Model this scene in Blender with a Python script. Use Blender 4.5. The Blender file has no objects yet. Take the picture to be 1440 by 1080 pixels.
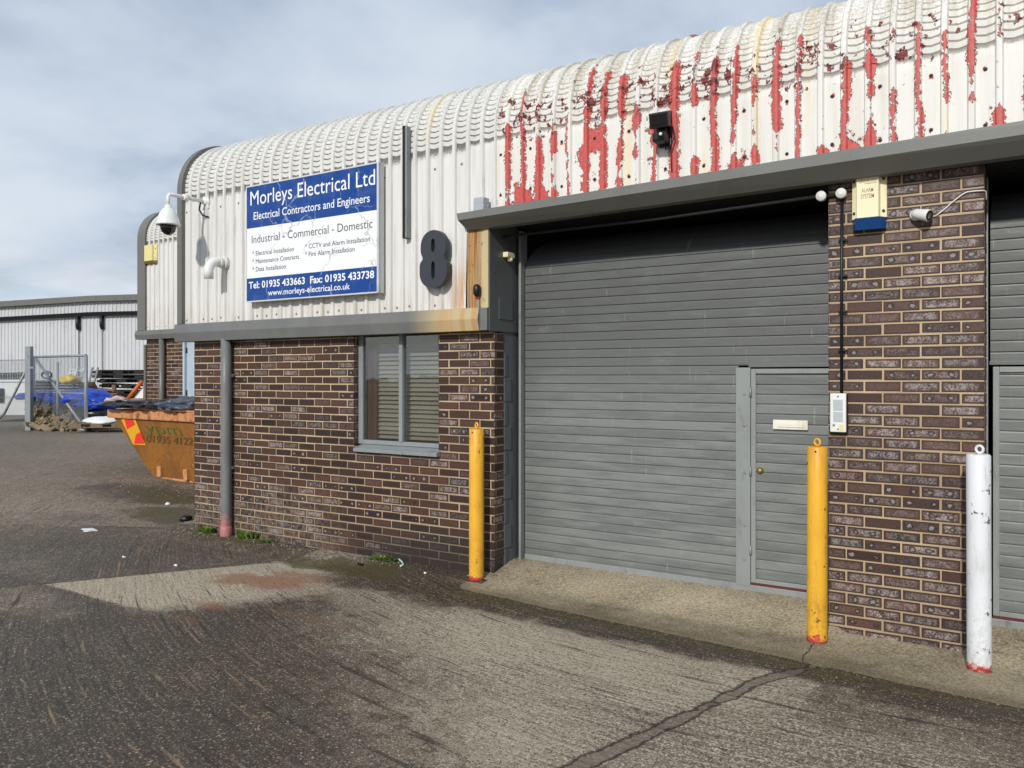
import bpy, bmesh, math, random
import numpy as np
from mathutils import Vector, Matrix, noise as mnoise
R = math.radians
random.seed(7)
scene = bpy.context.scene
COL = scene.collection

# ------------------------------------------------------------------ camera model
F, CX, HY, H = 1137.0, 720.0, 530.0, 1.75
YAW = math.atan2(726.0, F)
ca, sa = math.cos(YAW), math.sin(YAW)
def _ray(px):
    u = (px - CX) / F
    return u * ca - sa, ca + u * sa
def at(px, py, Y):                     # photo pixel on the plane y = Y
    xf, yf = _ray(px); d = Y / yf
    return Vector((xf * d, Y, H - (py - HY) / F * d))
def atx(px, py, X):
    xf, yf = _ray(px); d = X / xf
    return Vector((X, yf * d, H - (py - HY) / F * d))
def atd(px, py, d):                    # at camera depth d
    xf, yf = _ray(px)
    return Vector((xf * d, yf * d, H - (py - HY) / F * d))
def gnd(px, py, z=0.0):
    return atd(px, py, (H - z) * F / (py - HY))

def S(r, g, b):
    f = lambda c: (c / 12.92 if c <= 0.04045 else ((c + 0.055) / 1.055) ** 2.4)
    return (f(r / 255), f(g / 255), f(b / 255), 1)

# ------------------------------------------------------------------ node helpers
class NG:
    def __init__(s, tree):
        s.t = tree; s.t.nodes.clear()
    def n(s, typ, **kw):
        nd = s.t.nodes.new(typ)
        for k, v in kw.items(): setattr(nd, k, v)
        return nd
    def put(s, inp, v):
        if v is None: return
        if isinstance(v, bpy.types.NodeSocket): s.t.links.new(v, inp)
        else: inp.default_value = v
    def m(s, op, a, b=None, c=None, clamp=False):
        nd = s.n('ShaderNodeMath', operation=op, use_clamp=clamp)
        s.put(nd.inputs[0], a); s.put(nd.inputs[1], b); s.put(nd.inputs[2], c)
        return nd.outputs[0]
    def mix(s, f, a, b, blend='MIX'):
        nd = s.n('ShaderNodeMix', data_type='RGBA', blend_type=blend)
        s.put(nd.inputs[0], f); s.put(nd.inputs[6], a); s.put(nd.inputs[7], b)
        return nd.outputs[2]
    def noise(s, v, scale=5, detail=4, rough=.55, dist=0.0, col=False):
        nd = s.n('ShaderNodeTexNoise')
        s.put(nd.inputs['Vector'], v); nd.inputs['Scale'].default_value = scale
        nd.inputs['Detail'].default_value = detail; nd.inputs['Roughness'].default_value = rough
        nd.inputs['Distortion'].default_value = dist
        return nd.outputs[1 if col else 0]
    def vor(s, v, scale=5, feature='F1', out=0, rnd=1.0):
        nd = s.n('ShaderNodeTexVoronoi', feature=feature)
        s.put(nd.inputs['Vector'], v); nd.inputs['Scale'].default_value = scale
        nd.inputs['Randomness'].default_value = rnd
        return nd.outputs[out]
    def ramp(s, f, stops, interp='LINEAR'):
        nd = s.n('ShaderNodeValToRGB'); cr = nd.color_ramp; cr.interpolation = interp
        while len(cr.elements) < len(stops): cr.elements.new(.5)
        for e, (p, c) in zip(cr.elements, stops):
            e.position = p; e.color = c if not isinstance(c, (int, float)) else (c, c, c, 1)
        s.put(nd.inputs[0], f); return nd.outputs[0]
    def step(s, f, lo, hi):            # smooth 0..1 between lo and hi
        nd = s.n('ShaderNodeMapRange', interpolation_type='SMOOTHSTEP')
        s.put(nd.inputs[0], f); nd.inputs[1].default_value = lo; nd.inputs[2].default_value = hi
        return nd.outputs[0]
    def mp(s, v, scale=(1, 1, 1), loc=(0, 0, 0), rot=(0, 0, 0)):
        nd = s.n('ShaderNodeMapping'); s.put(nd.inputs[0], v)
        nd.inputs[1].default_value = loc; nd.inputs[2].default_value = rot; nd.inputs[3].default_value = scale
        return nd.outputs[0]
    def pos(s): return s.n('ShaderNodeNewGeometry').outputs['Position']
    def sep(s, v):
        nd = s.n('ShaderNodeSeparateXYZ'); s.put(nd.inputs[0], v); return nd.outputs
    def attr(s, name):
        return s.n('ShaderNodeAttribute', attribute_name=name)
    def bump(s, h, strength=.3, dist=.01, nrm=None):
        nd = s.n('ShaderNodeBump'); s.put(nd.inputs['Height'], h)
        nd.inputs['Strength'].default_value = strength; nd.inputs['Distance'].default_value = dist
        s.put(nd.inputs['Normal'], nrm); return nd.outputs[0]
    def out(s, col, rough=.6, metal=0.0, nrm=None, spec=.5, coat=0.0, alpha=None):
        p = s.n('ShaderNodeBsdfPrincipled'); o = s.n('ShaderNodeOutputMaterial')
        s.put(p.inputs['Base Color'], col); s.put(p.inputs['Roughness'], rough); s.put(p.inputs['Metallic'], metal)
        s.put(p.inputs['Normal'], nrm); p.inputs['Specular IOR Level'].default_value = spec
        p.inputs['Coat Weight'].default_value = coat
        s.t.links.new(p.outputs[0], o.inputs[0]); return p
def newmat(name):
    m = bpy.data.materials.new(name); m.use_nodes = True
    return m, NG(m.node_tree)

def painted(name, col, rough=.5, var=.18, grime=None, gs=3.0, metal=0.0, bump=.08, stretch=(1, 1, .35), fine=40, spec=.4):
    """general worn surface: broad vertical streaks, fine mottling, grime patches"""
    m, g = newmat(name); p = g.pos()
    st = g.noise(g.mp(p, stretch), gs, 6, .62)
    fi = g.noise(p, fine, 3, .6)
    k = g.m('MULTIPLY_ADD', st, 2 * var, 1 - var)
    k = g.m('MULTIPLY', k, g.m('MULTIPLY_ADD', fi, var, 1 - var * .5))
    c = g.mix(1.0, col, g.ramp(k, [(0, 0), (1, 1)]), 'MULTIPLY')
    cc = g.n('ShaderNodeVectorMath', operation='SCALE'); g.put(cc.inputs[0], col[:3]); g.put(cc.inputs[3], k)
    c = cc.outputs[0]
    if grime:
        gm = g.step(g.noise(g.mp(p, stretch), gs * 1.7, 7, .68), .52, .75)
        c = g.mix(g.m('MULTIPLY', gm, .75), c, grime)
    rr = g.m('MULTIPLY_ADD', st, .3, rough - .15)
    g.out(c, rr, metal, g.bump(fi, bump, .004), spec)
    return m

# ------------------------------------------------------------------ mesh helpers
class MB:
    def __init__(s): s.v = []; s.f = []; s.mi = []; s.k = 0; s.sm = []
    def face(s, idx, smooth=False): s.f.append(tuple(idx)); s.mi.append(s.k); s.sm.append(smooth)
    def add(s, vs): b = len(s.v); s.v += [tuple(v) for v in vs]; return b
    def box(s, x0, x1, y0, y1, z0, z1, bev=0.0, M=None):
        if bev <= 0:
            vs = [(x0, y0, z0), (x1, y0, z0), (x1, y1, z0), (x0, y1, z0), (x0, y0, z1), (x1, y0, z1), (x1, y1, z1), (x0, y1, z1)]
            if M: vs = [M @ Vector(v) for v in vs]
            b = s.add(vs)
            for q in ((0, 3, 2, 1), (4, 5, 6, 7), (0, 1, 5, 4), (1, 2, 6, 5), (2, 3, 7, 6), (3, 0, 4, 7)): s.face([b + i for i in q])
        else:
            bm = bmesh.new(); bmesh.ops.create_cube(bm, size=1)
            for v in bm.verts: v.co = Vector(((x0 + x1) / 2 + v.co.x * (x1 - x0), (y0 + y1) / 2 + v.co.y * (y1 - y0), (z0 + z1) / 2 + v.co.z * (z1 - z0)))
            bmesh.ops.bevel(bm, geom=bm.edges[:], offset=min(bev, .45 * min(x1 - x0, y1 - y0, z1 - z0)), segments=2, profile=.6, affect='EDGES')
            s.bm(bm, M)
    def bm(s, bm, M=None, smooth=False):
        bm.verts.index_update()
        b = s.add([(M @ v.co) if M else v.co for v in bm.verts])
        for f in bm.faces: s.face([b + v.index for v in f.verts], smooth)
        bm.free()
    def tube(s, pts, r, seg=10, cap=True, r_list=None):
        pts = [Vector(p) for p in pts]; n = len(pts); rings = []
        t0 = (pts[1] - pts[0]).normalized()
        up = Vector((0, 0, 1)) if abs(t0.z) < .9 else Vector((1, 0, 0))
        nx = t0.cross(up).normalized(); b0 = None
        for i, p in enumerate(pts):
            t = (pts[min(i + 1, n - 1)] - pts[max(i - 1, 0)]).normalized()
            nx = (nx - t * nx.dot(t)).normalized(); ny = t.cross(nx)
            rr = r_list[i] if r_list else r
            rings.append(s.add([p + (nx * math.cos(2 * math.pi * k / seg) + ny * math.sin(2 * math.pi * k / seg)) * rr for k in range(seg)]))
        for a, b in zip(rings, rings[1:]):
            for k in range(seg): s.face([a + k, a + (k + 1) % seg, b + (k + 1) % seg, b + k], seg > 5)
        if cap:
            s.face([rings[0] + k for k in reversed(range(seg))]); s.face([rings[-1] + k for k in range(seg)])
    def lathe(s, prof, seg=24, M=None, smooth=True):     # prof: (r, z)
        rings = []
        for r, z in prof:
            vs = [Vector((r * math.cos(2 * math.pi * k / seg), r * math.sin(2 * math.pi * k / seg), z)) for k in range(seg)]
            rings.append(s.add([M @ v if M else v for v in vs]))
        for a, b in zip(rings, rings[1:]):
            for k in range(seg): s.face([a + k, a + (k + 1) % seg, b + (k + 1) % seg, b + k], smooth)
        s.face([rings[0] + k for k in reversed(range(seg))]); s.face([rings[-1] + k for k in range(seg)])
    def prism(s, poly, axis, a, b, M=None):              # poly in the two other axes, extruded along axis a..b
        def mk(p, t):
            v = {'x': (t, p[0], p[1]), 'y': (p[0], t, p[1]), 'z': (p[0], p[1], t)}[axis]
            return M @ Vector(v) if M else v
        n = len(poly); A = s.add([mk(p, a) for p in poly]); B = s.add([mk(p, b) for p in poly])
        for i in range(n): s.face([A + i, A + (i + 1) % n, B + (i + 1) % n, B + i])
        s.face([A + i for i in reversed(range(n))]); s.face([B + i for i in range(n)])
    def loft(s, rings, closed=True, cap=True, smooth=False):
        ix = [s.add(r) for r in rings]; n = len(rings[0])
        for a, b in zip(ix, ix[1:]):
            for k in range(n if closed else n - 1): s.face([a + k, a + (k + 1) % n, b + (k + 1) % n, b + k], smooth)
        if cap: s.face([ix[0] + k for k in reversed(range(n))]); s.face([ix[-1] + k for k in range(n)])
    def build(s, name, mats, parent=None, fix=True):
        me = bpy.data.meshes.new(name); me.from_pydata(s.v, [], s.f)
        if not isinstance(mats, (list, tuple)): mats = [mats]
        for m in mats: me.materials.append(m)
        me.polygons.foreach_set('material_index', s.mi); me.polygons.foreach_set('use_smooth', s.sm)
        if fix:
            bm = bmesh.new(); bm.from_mesh(me); bmesh.ops.recalc_face_normals(bm, faces=bm.faces[:]); bm.to_mesh(me); bm.free()
        me.update()
        o = bpy.data.objects.new(name, me); COL.objects.link(o)
        if parent:
            o.parent = parent
            o.matrix_parent_inverse = root_of(parent).inverted()
        return o
def root_of(o):                        # world matrix of a parent (only the top Empty carries a transform)
    return Matrix.Identity(4) if o.parent else o.matrix_basis.copy()
def thing(name, label, cat, loc=(0, 0, 0), group=None):
    o = bpy.data.objects.new(name, None); COL.objects.link(o); o.location = loc; o.empty_display_size = .1
    o['label'] = label; o['category'] = cat
    if group: o['group'] = group
    bpy.context.view_layer.update()
    return o
def tag(o, label, cat, group=None):
    o['label'] = label; o['category'] = cat
    if group: o['group'] = group
    return o
def quick(name, mats, fn, parent=None):
    b = MB(); fn(b); return b.build(name, mats, parent)

def text_mesh(body, x0, x1, zbase, cap, y, bold=0.0, italic=0.0):
    """text as flat mesh data (verts, faces) in the x-z plane, fitted to x0..x1, capital height cap"""
    cu = bpy.data.curves.new('lettering', 'FONT'); cu.body = body; cu.offset = bold; cu.shear = italic; cu.extrude = 0; cu.resolution_u = 3
    o = bpy.data.objects.new('lettering', cu); COL.objects.link(o)
    bpy.context.view_layer.update()
    me = o.evaluated_get(bpy.context.evaluated_depsgraph_get()).to_mesh()
    vs = [v.co.copy() for v in me.vertices]; fs = [tuple(p.vertices) for p in me.polygons]
    bpy.data.objects.remove(o); bpy.data.curves.remove(cu)
    mx0 = min(v.x for v in vs); mx1 = max(v.x for v in vs)
    sx = (x1 - x0) / (mx1 - mx0); sz = cap / .69
    return [(x0 + (v.x - mx0) * sx, y, zbase + v.y * sz) for v in vs], fs
def put_text(b, *a, M=None, **k):
    vs, fs = text_mesh(*a, **k)
    if M: vs = [M @ Vector(v) for v in vs]
    i = b.add(vs)
    for f in fs: b.face([i + q for q in f])

# ------------------------------------------------------------------ materials
def mat_brick(name, c_lo, c_hi, spots, bloom):
    m, g = newmat(name)
    a = g.attr('bc'); sp = g.n('ShaderNodeSeparateColor'); g.put(sp.inputs[0], a.outputs['Color'])
    tone, kind, rnd = sp.outputs
    uv = g.n('ShaderNodeUVMap', uv_map='buv').outputs[0]; u, v, _ = g.sep(uv)
    p = g.pos(); fine = g.noise(p, 90, 4, .7); mid = g.noise(p, 22, 4, .6)
    c = g.mix(tone, c_lo, c_hi)
    c = g.mix(g.m('MULTIPLY', g.step(rnd, .86, .97), g.step(mid, .3, .6)), c, S(106, 70, 54))
    c = g.mix(1.0, c, g.ramp(fine, [(.25, .5), (.7, 1.0)]), 'MULTIPLY')
    # pale bloom in the middle of some bricks
    cu = g.m('SUBTRACT', 1.0, g.m('ABSOLUTE', g.m('MULTIPLY_ADD', u, 2.0, -1.0)))
    cv = g.m('SUBTRACT', 1.0, g.m('ABSOLUTE', g.m('MULTIPLY_ADD', v, 2.0, -1.0)))
    rimm = g.m('MULTIPLY', g.step(cu, .02, .13), g.step(cv, .06, .34)); c = g.mix(g.m('SUBTRACT', 1.0, rimm), c, g.mix(rnd, S(70, 42, 36), S(58, 44, 40)))
    cen = g.m('MULTIPLY', g.step(cu, .05, .3), g.step(cv, .12, .45))
    blm = g.m('MULTIPLY', cen, g.step(g.m('MULTIPLY_ADD', fine, 1.0, g.m('MULTIPLY', mid, .6)), .66, .98))
    blm = g.m('MULTIPLY', blm, g.step(rnd, 1 - bloom, 1.05))
    c = g.mix(g.m('MULTIPLY', blm, .95), c, S(168, 158, 154))
    # kiss marks: pale dots in dark rings near the ends
    off = g.m('MULTIPLY_ADD', rnd, .12, .15)
    um = g.m('MINIMUM', g.m('ABSOLUTE', g.m('SUBTRACT', u, off)), g.m('ABSOLUTE', g.m('SUBTRACT', u, g.m('SUBTRACT', .98, off))))
    d = g.m('SQRT', g.m('ADD', g.m('POWER', g.m('MULTIPLY', um, 3.1), 2.0), g.m('POWER', g.m('SUBTRACT', v, .5), 2.0)))
    d = g.m('ADD', d, g.m('ADD', g.m('MULTIPLY_ADD', mid, .7, -.37), g.m('MULTIPLY_ADD', fine, .5, -.25)))
    d = g.m('ADD', d, g.m('MULTIPLY', g.m('FRACT', g.m('MULTIPLY', rnd, 7.3)), .12))
    on = g.m('GREATER_THAN', kind, 1 - spots)
    ring = g.m('MULTIPLY', on, g.m('SUBTRACT', 1.0, g.step(d, .34, .45)))
    dot = g.m('MULTIPLY', on, g.m('SUBTRACT', 1.0, g.step(d, .13, .24)))
    c = g.mix(g.m('MULTIPLY', ring, .85), c, S(40, 30, 30)); c = g.mix(g.m('MULTIPLY', dot, .7), c, S(158, 148, 146))
    # salts, splash dirt and damp low on the wall
    x, y, z = g.sep(p)
    big = g.noise(g.mp(p, (1, 1, 1.6)), 2.2, 6, .65)
    low = g.m('SUBTRACT', 1.0, g.step(g.m('ADD', z, g.m('MULTIPLY', big, -.7)), -.1, .45))
    left = g.m('SUBTRACT', 1.0, g.step(x, -6.3, -5.4))
    salt = g.m('MULTIPLY', g.m('MULTIPLY', low, left), g.step(mid, .35, .7))
    c = g.mix(g.m('MULTIPLY', salt, .5), c, S(140, 132, 122))
    right = g.m('MULTIPLY', g.step(x, -5.6, -4.9), g.m('SUBTRACT', 1.0, g.step(x, -3.6, -3.3)))
    damp = g.m('MULTIPLY', right, g.m('SUBTRACT', 1.0, g.step(g.m('ADD', z, g.m('MULTIPLY', big, .45)), .42, .72)))
    c = g.mix(g.m('MULTIPLY', damp, .75), c, S(40, 40, 38))
    g.out(c, g.m('MULTIPLY_ADD', fine, .35, .38), 0, g.bump(g.m('ADD', fine, mid), .35, .004), .4)
    return m
M_BRICK = mat_brick('dark_brick', S(48, 36, 33), S(96, 66, 54), .14, .34)
M_BRICK_P = mat_brick('pier_brick', S(54, 39, 36), S(98, 68, 57), .36, 1.0)
def mat_mortar():
    m, g = newmat('mortar'); p = g.pos(); x, y, z = g.sep(p)
    f = g.noise(p, 120, 4, .7); b = g.noise(p, 2.0, 5, .6)
    c = g.mix(g.step(b, .3, .7), S(198, 177, 145), S(164, 143, 115))
    c = g.mix(g.m('MULTIPLY', g.step(f, .4, .8), .35), c, S(110, 95, 78))
    low = g.m('SUBTRACT', 1.0, g.step(g.m('ADD', z, g.m('MULTIPLY', b, .5)), .3, .75))
    right = g.m('MULTIPLY', g.step(x, -6.2, -5.2), g.m('SUBTRACT', 1.0, g.step(x, -3.6, -3.3)))
    c = g.mix(g.m('MULTIPLY', low, g.m('MULTIPLY_ADD', right, .65, .25)), c, S(52, 48, 42))
    g.out(c, .9, 0, g.bump(f, .4, .004), .2); return m
M_MORTAR = mat_mortar()

def mat_clad_white():
    m, g = newmat('white_cladding'); uv = g.n('ShaderNodeUVMap', uv_map='cuv').outputs[0]; u, s, _ = g.sep(uv); p = g.pos()
    st = g.noise(g.mp(uv, (14, .7, 1)), 1.0, 6, .65); fi = g.noise(p, 55, 4, .65); bg = g.noise(p, 3, 5, .6)
    c = g.mix(g.step(st, .35, .8), S(222, 221, 217), S(198, 196, 190))
    hi = g.step(s, -.1, .35)                                   # lichen and soot where rain lies on the curve
    c = g.mix(g.m('MULTIPLY', hi, g.m('MULTIPLY', g.step(fi, .42, .68), .55)), c, S(150, 146, 132))
    c = g.mix(g.m('MULTIPLY', g.step(g.noise(g.mp(uv, (30, 1.4, 1)), 1.0, 5, .7), .56, .72), .4), c, S(150, 146, 138))
    lo = g.m('SUBTRACT', 1.0, g.step(s, -1.52, -1.2))
    c = g.mix(g.m('MULTIPLY', lo, g.m('MULTIPLY', g.step(st, .4, .6), .3)), c, S(170, 150, 120))
    crm = g.step(g.m('MULTIPLY_ADD', fi, .6, g.attr('crimp').outputs['Fac']), .75, 1.2)   # dirt lodged in the crimps
    c = g.mix(g.m('MULTIPLY', crm, .85), c, S(78, 75, 70))
    # rust run beside the corner
    rx = g.m('MULTIPLY', g.step(u, -4.42, -4.1), g.m('SUBTRACT', 1.0, g.step(s, -1.45, -.95)))
    c = g.mix(g.m('MULTIPLY', rx, g.step(st, .38, .62)), c, S(196, 140, 78))
    yx = g.m('MULTIPLY', g.m('SUBTRACT', 1.0, g.step(g.m('ABSOLUTE', g.m('ADD', u, 4.53)), .02, .07)), g.step(s, -.1, .3))
    c = g.mix(g.m('MULTIPLY', yx, .45), c, S(214, 196, 140))
    g.out(c, .55, 0, g.bump(g.m('ADD', fi, bg), .12, .004), .35); return m
XS = at(698, 250, 5.70).x                # where the white sheets end and the peeling ones begin
def mat_clad_peel():
    m, g = newmat('peeling_cladding'); uv = g.n('ShaderNodeUVMap', uv_map='cuv').outputs[0]; u, s, _ = g.sep(uv); p = g.pos()
    rib = g.attr('rib').outputs['Fac']
    fi = g.noise(p, 60, 4, .65); st = g.noise(g.mp(uv, (12, .8, 1)), 1.0, 5, .6)
    # the white top coat has let go in strips that follow the ribs, wide and narrow, broken along their length
    uu = g.m('SUBTRACT', g.m('DIVIDE', g.m('SUBTRACT', u, XS), .147), .33); ci = g.m('FLOOR', uu); wn = g.n('ShaderNodeTexWhiteNoise', noise_dimensions='1D'); g.put(wn.inputs['W'], g.m('ADD', ci, 3.7)); rv = wn.outputs[0]
    ov = g.n('ShaderNodeCombineXYZ'); g.put(ov.inputs[0], g.m('MULTIPLY', ci, 3.91)); g.put(ov.inputs[1], g.m('MULTIPLY', s, 1.3)); g.put(ov.inputs[2], 4.0)
    off = g.m('MULTIPLY_ADD', g.noise(ov.outputs[0], 1.0, 2, .5), .9, -.45)
    t = g.m('ABSOLUTE', g.m('SUBTRACT', g.m('SUBTRACT', uu, ci), g.m('ADD', off, .53)))
    sv = g.n('ShaderNodeCombineXYZ'); g.put(sv.inputs[0], g.m('MULTIPLY', ci, 5.37)); g.put(sv.inputs[1], g.m('MULTIPLY', s, 2.1)); g.put(sv.inputs[2], 0.0)
    a = g.noise(sv.outputs[0], 1.0, 2, .5); w = g.noise(g.mp(uv, (30, 19, 1)), 1.0, 5, .62); w2 = g.noise(g.mp(uv, (90, 60, 1)), 1.0, 3, .6)
    lft = g.m('SUBTRACT', 1.0, g.step(u, -1.9, .7)); bot = g.m('SUBTRACT', 1.0, g.step(s, -.74, -.42)); top = g.step(s, .05, .5)
    pres = g.m('ADD', g.m('MULTIPLY_ADD', wn.outputs[1] if False else g.m('FRACT', g.m('MULTIPLY', rv, 13.7)), .15, a), g.m('ADD', g.m('MULTIPLY_ADD', lft, .09, -.615), g.m('ADD', g.m('MULTIPLY', bot, .10), g.m('MULTIPLY', top, -.24))))
    k = g.m('SUBTRACT', g.m('MINIMUM', g.m('MULTIPLY', pres, 3.6), g.m('MULTIPLY_ADD', rv, .22, .06)), t)
    k = g.m('ADD', .655, g.m('MULTIPLY', g.m('ADD', k, g.m('ADD', g.m('MULTIPLY_ADD', w, .62, -.31), g.m('MULTIPLY_ADD', w2, .22, -.11))), .35))
    pn = g.noise(g.mp(uv, (3.6, 2.3, 1), (2, 5, 0)), 1.0, 3, .55); pn = g.m('ADD', pn, g.m('ADD', g.m('MULTIPLY_ADD', lft, .06, -.05), g.m('ADD', g.m('MULTIPLY', bot, .07), g.m('MULTIPLY', top, -.15))))
    k = g.m('MAXIMUM', k, g.m('ADD', .655, g.m('MULTIPLY', g.m('ADD', g.m('SUBTRACT', pn, .628), g.m('ADD', g.m('MULTIPLY_ADD', w, .34, -.17), g.m('MULTIPLY_ADD', rib, .05, -.02))), .6)))
    # paint lifting round the fixings
    du = g.m('ABSOLUTE', g.m('SUBTRACT', g.m('FRACT', g.m('DIVIDE', g.m('SUBTRACT', u, XS + .049 - .147), .294)), .5)); du = g.m('MULTIPLY', du, .294)
    ds_ = g.m('MINIMUM', g.m('ABSOLUTE', g.m('ADD', s, .56)), g.m('ABSOLUTE', g.m('ADD', s, .225)))
    dd_ = g.m('ADD', g.m('SQRT', g.m('ADD', g.m('POWER', du, 2.0), g.m('POWER', ds_, 2.0))), g.m('MULTIPLY_ADD', w, .05, -.022))
    k = g.m('MAXIMUM', k, g.m('MULTIPLY', g.m('SUBTRACT', 1.0, g.step(dd_, .012, .030)), g.m('MULTIPLY_ADD', a, .5, .43)))
    red = g.step(k, .652, .660); edge = g.m('MULTIPLY', g.step(k, .640, .650), g.m('SUBTRACT', 1.0, g.step(k, .658, .668)))
    # small flecks near the crimps
    b = g.noise(g.mp(uv, (17, 12, 1)), 1.0, 5, .68); bz = g.noise(g.mp(uv, (5, 3.5, 1), (3, 7, 0)), 1.0, 3, .5)
    zb = g.m('MULTIPLY', g.m('SUBTRACT', 1.0, g.step(g.m('ABSOLUTE', g.m('ADD', s, -.06)), .04, .30)), g.m('MULTIPLY_ADD', lft, .6, .4))
    k2 = g.m('ADD', g.m('MULTIPLY_ADD', zb, .14, b), g.m('MULTIPLY_ADD', bz, .34, -.17))
    fle = g.step(g.m('MULTIPLY_ADD', w2, .08, k2), .722, .734)
    base = g.mix(g.step(st, .4, .8), S(226, 224, 218), S(208, 204, 192))
    base = g.mix(g.m('MULTIPLY', g.step(g.noise(g.mp(uv, (6, .35, 1), (1, 4, 0)), 1.0, 2, .4), .60, .70), .55), base, S(228, 206, 150))
    base = g.mix(g.m('MULTIPLY', g.m('MULTIPLY', g.step(s, -.05, .4), g.step(g.m('MULTIPLY_ADD', st, .5, g.m('MULTIPLY', fi, .6)), .46, .68)), .7), base, S(156, 144, 116))
    crm = g.step(g.m('MULTIPLY_ADD', fi, .6, g.attr('crimp').outputs['Fac']), .85, 1.25); base = g.mix(g.m('MULTIPLY', crm, .75), base, S(104, 92, 82))
    c = g.mix(red, base, g.mix(g.step(fi, .3, .75), S(204, 98, 92), S(180, 74, 70)))
    c = g.mix(fle, c, g.mix(g.step(fi, .4, .6), S(134, 52, 50), S(84, 42, 40)))
    c = g.mix(g.m('MULTIPLY', edge, g.step(w2, .40, .56)), c, S(86, 50, 44))  # dark outline paints a shadow along the lifted paint edges
    gm = g.m('MULTIPLY', red, g.step(g.noise(g.mp(uv, (11, 4, 1), (9, 2, 0)), 1.0, 3, .5), .60, .64)); gm = g.m('MULTIPLY', gm, g.step(s, .0, .2))
    c = g.mix(gm, c, S(112, 116, 120))
    hgt = g.m('MULTIPLY_ADD', g.m('MAXIMUM', red, fle), -1.0, g.m('MULTIPLY', fi, .25))
    g.out(c, .5, 0, g.bump(hgt, .5, .004), .35); return m
M_CLADW = mat_clad_white(); M_CLADP = mat_clad_peel()
M_CLADB = painted('shed_cladding', S(196, 198, 200), .5, .08, S(160, 161, 162), 1.0)
GREY = S(104, 107, 105)
M_TRIM = painted('grey_trim', S(108, 108, 103), .42, .10, S(88, 90, 88), 2.2)
M_TRIMD = painted('grey_panel', S(92, 96, 97), .45, .12, S(70, 72, 73), 2.0)
M_BLOCK = painted('grey_blockwork', S(96, 102, 105), .7, .10, S(80, 84, 84), 3.0, bump=.3)
M_GALV = painted('galvanised_post', S(142, 146, 144), .5, .14, S(104, 106, 104), 6.0, .15)
M_DARK = painted('black_plastic', S(26, 27, 29), .4, .15)
M_SOFFIT = painted('shaded_soffit', S(30, 31, 31), .8, .2)  # near-black colour paints in the shade under the canopy
M_STEELG = painted('gate_steel', S(140, 146, 150), .5, .16, S(92, 90, 86), 5, .2)
M_PLASTW = painted('white_plastic', S(226, 227, 224), .4, .05, S(190, 188, 180), 4)
M_CREAM = painted('cream_plastic', S(240, 230, 190), .45, .06, S(206, 194, 150), 5)
M_CREAM2 = painted('yellowed_plastic', S(226, 214, 150), .45, .06, S(190, 178, 120), 5)
M_BLUE = painted('blue_lens', S(20, 66, 120), .25, .12)
M_ORANGE = painted('orange_steel', S(196, 104, 44), .55, .2, S(120, 66, 40), 4)
M_WOOD = painted('old_timber', S(120, 104, 84), .8, .25, S(70, 62, 52), 4)
M_WOODD = painted('dark_timber', S(44, 40, 38), .85, .3, S(24, 22, 22), 4)
M_PIPE = None
XJ_ = at(695, 600, 5.78).x
def mat_shutter():
    m, g = newmat('shutter_steel'); p = g.pos(); x, y, z = g.sep(p)
    st = g.noise(g.mp(p, (1.4, 1, 9)), 1.6, 6, .65); fi = g.noise(p, 70, 3, .6); bl = g.noise(g.mp(p, (1.2, 1, 5)), 1.8, 6, .65)
    row = g.n('ShaderNodeTexWhiteNoise', noise_dimensions='1D'); g.put(row.inputs['W'], g.m('FLOOR', g.m('DIVIDE', z, .0735)))
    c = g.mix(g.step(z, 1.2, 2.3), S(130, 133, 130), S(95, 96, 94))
    c = g.mix(g.m('MULTIPLY', g.step(g.m('MULTIPLY_ADD', row.outputs[0], .18, st), .45, .75), .7), c, S(100, 104, 102))
    c = g.mix(g.m('MULTIPLY', g.step(bl, .55, .8), .3), c, S(160, 165, 161))
    scr = g.noise(g.mp(p, (3.5, 1, 60), (2, 0, 1)), 1.0, 4, .6); ver = g.noise(g.mp(p, (40, 1, 3), (5, 0, 0)), 1.0, 4, .65)
    c = g.mix(g.m('MULTIPLY', g.step(scr, .58, .68), .35), c, S(84, 88, 86)); c = g.mix(g.m('MULTIPLY', g.step(ver, .64, .72), .35), c, S(172, 176, 172))
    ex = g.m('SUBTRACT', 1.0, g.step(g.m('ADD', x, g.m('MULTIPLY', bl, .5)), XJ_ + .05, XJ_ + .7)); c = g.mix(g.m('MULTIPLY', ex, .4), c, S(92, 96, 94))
    c = g.mix(g.m('MULTIPLY', g.step(fi, .6, .75), .3), c, S(72, 74, 72))
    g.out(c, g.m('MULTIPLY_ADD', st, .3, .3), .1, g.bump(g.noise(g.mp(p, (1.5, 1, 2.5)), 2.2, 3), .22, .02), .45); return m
M_SHUT = mat_shutter()
def mat_flash():
    m, g = newmat('rusted_flashing'); p = g.pos(); x, y, z = g.sep(p)
    a = g.noise(g.mp(p, (30, 1, 1.2)), 1.0, 6, .65); b = g.noise(p, 30, 4, .6)
    c = g.ramp(a, [(.28, S(92, 64, 42)), (.42, S(156, 104, 58)), (.52, S(180, 144, 96)), (.62, S(140, 130, 110)), (.75, S(108, 70, 42))])
    c = g.mix(g.m('MULTIPLY', g.step(x, -3.97, -3.92), .8), c, S(204, 190, 150))
    c = g.mix(g.step(b, .62, .75), c, S(80, 56, 40))
    g.out(c, .7, 0, g.bump(b, .2, .004), .3); return m
M_FLASH = mat_flash()
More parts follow.
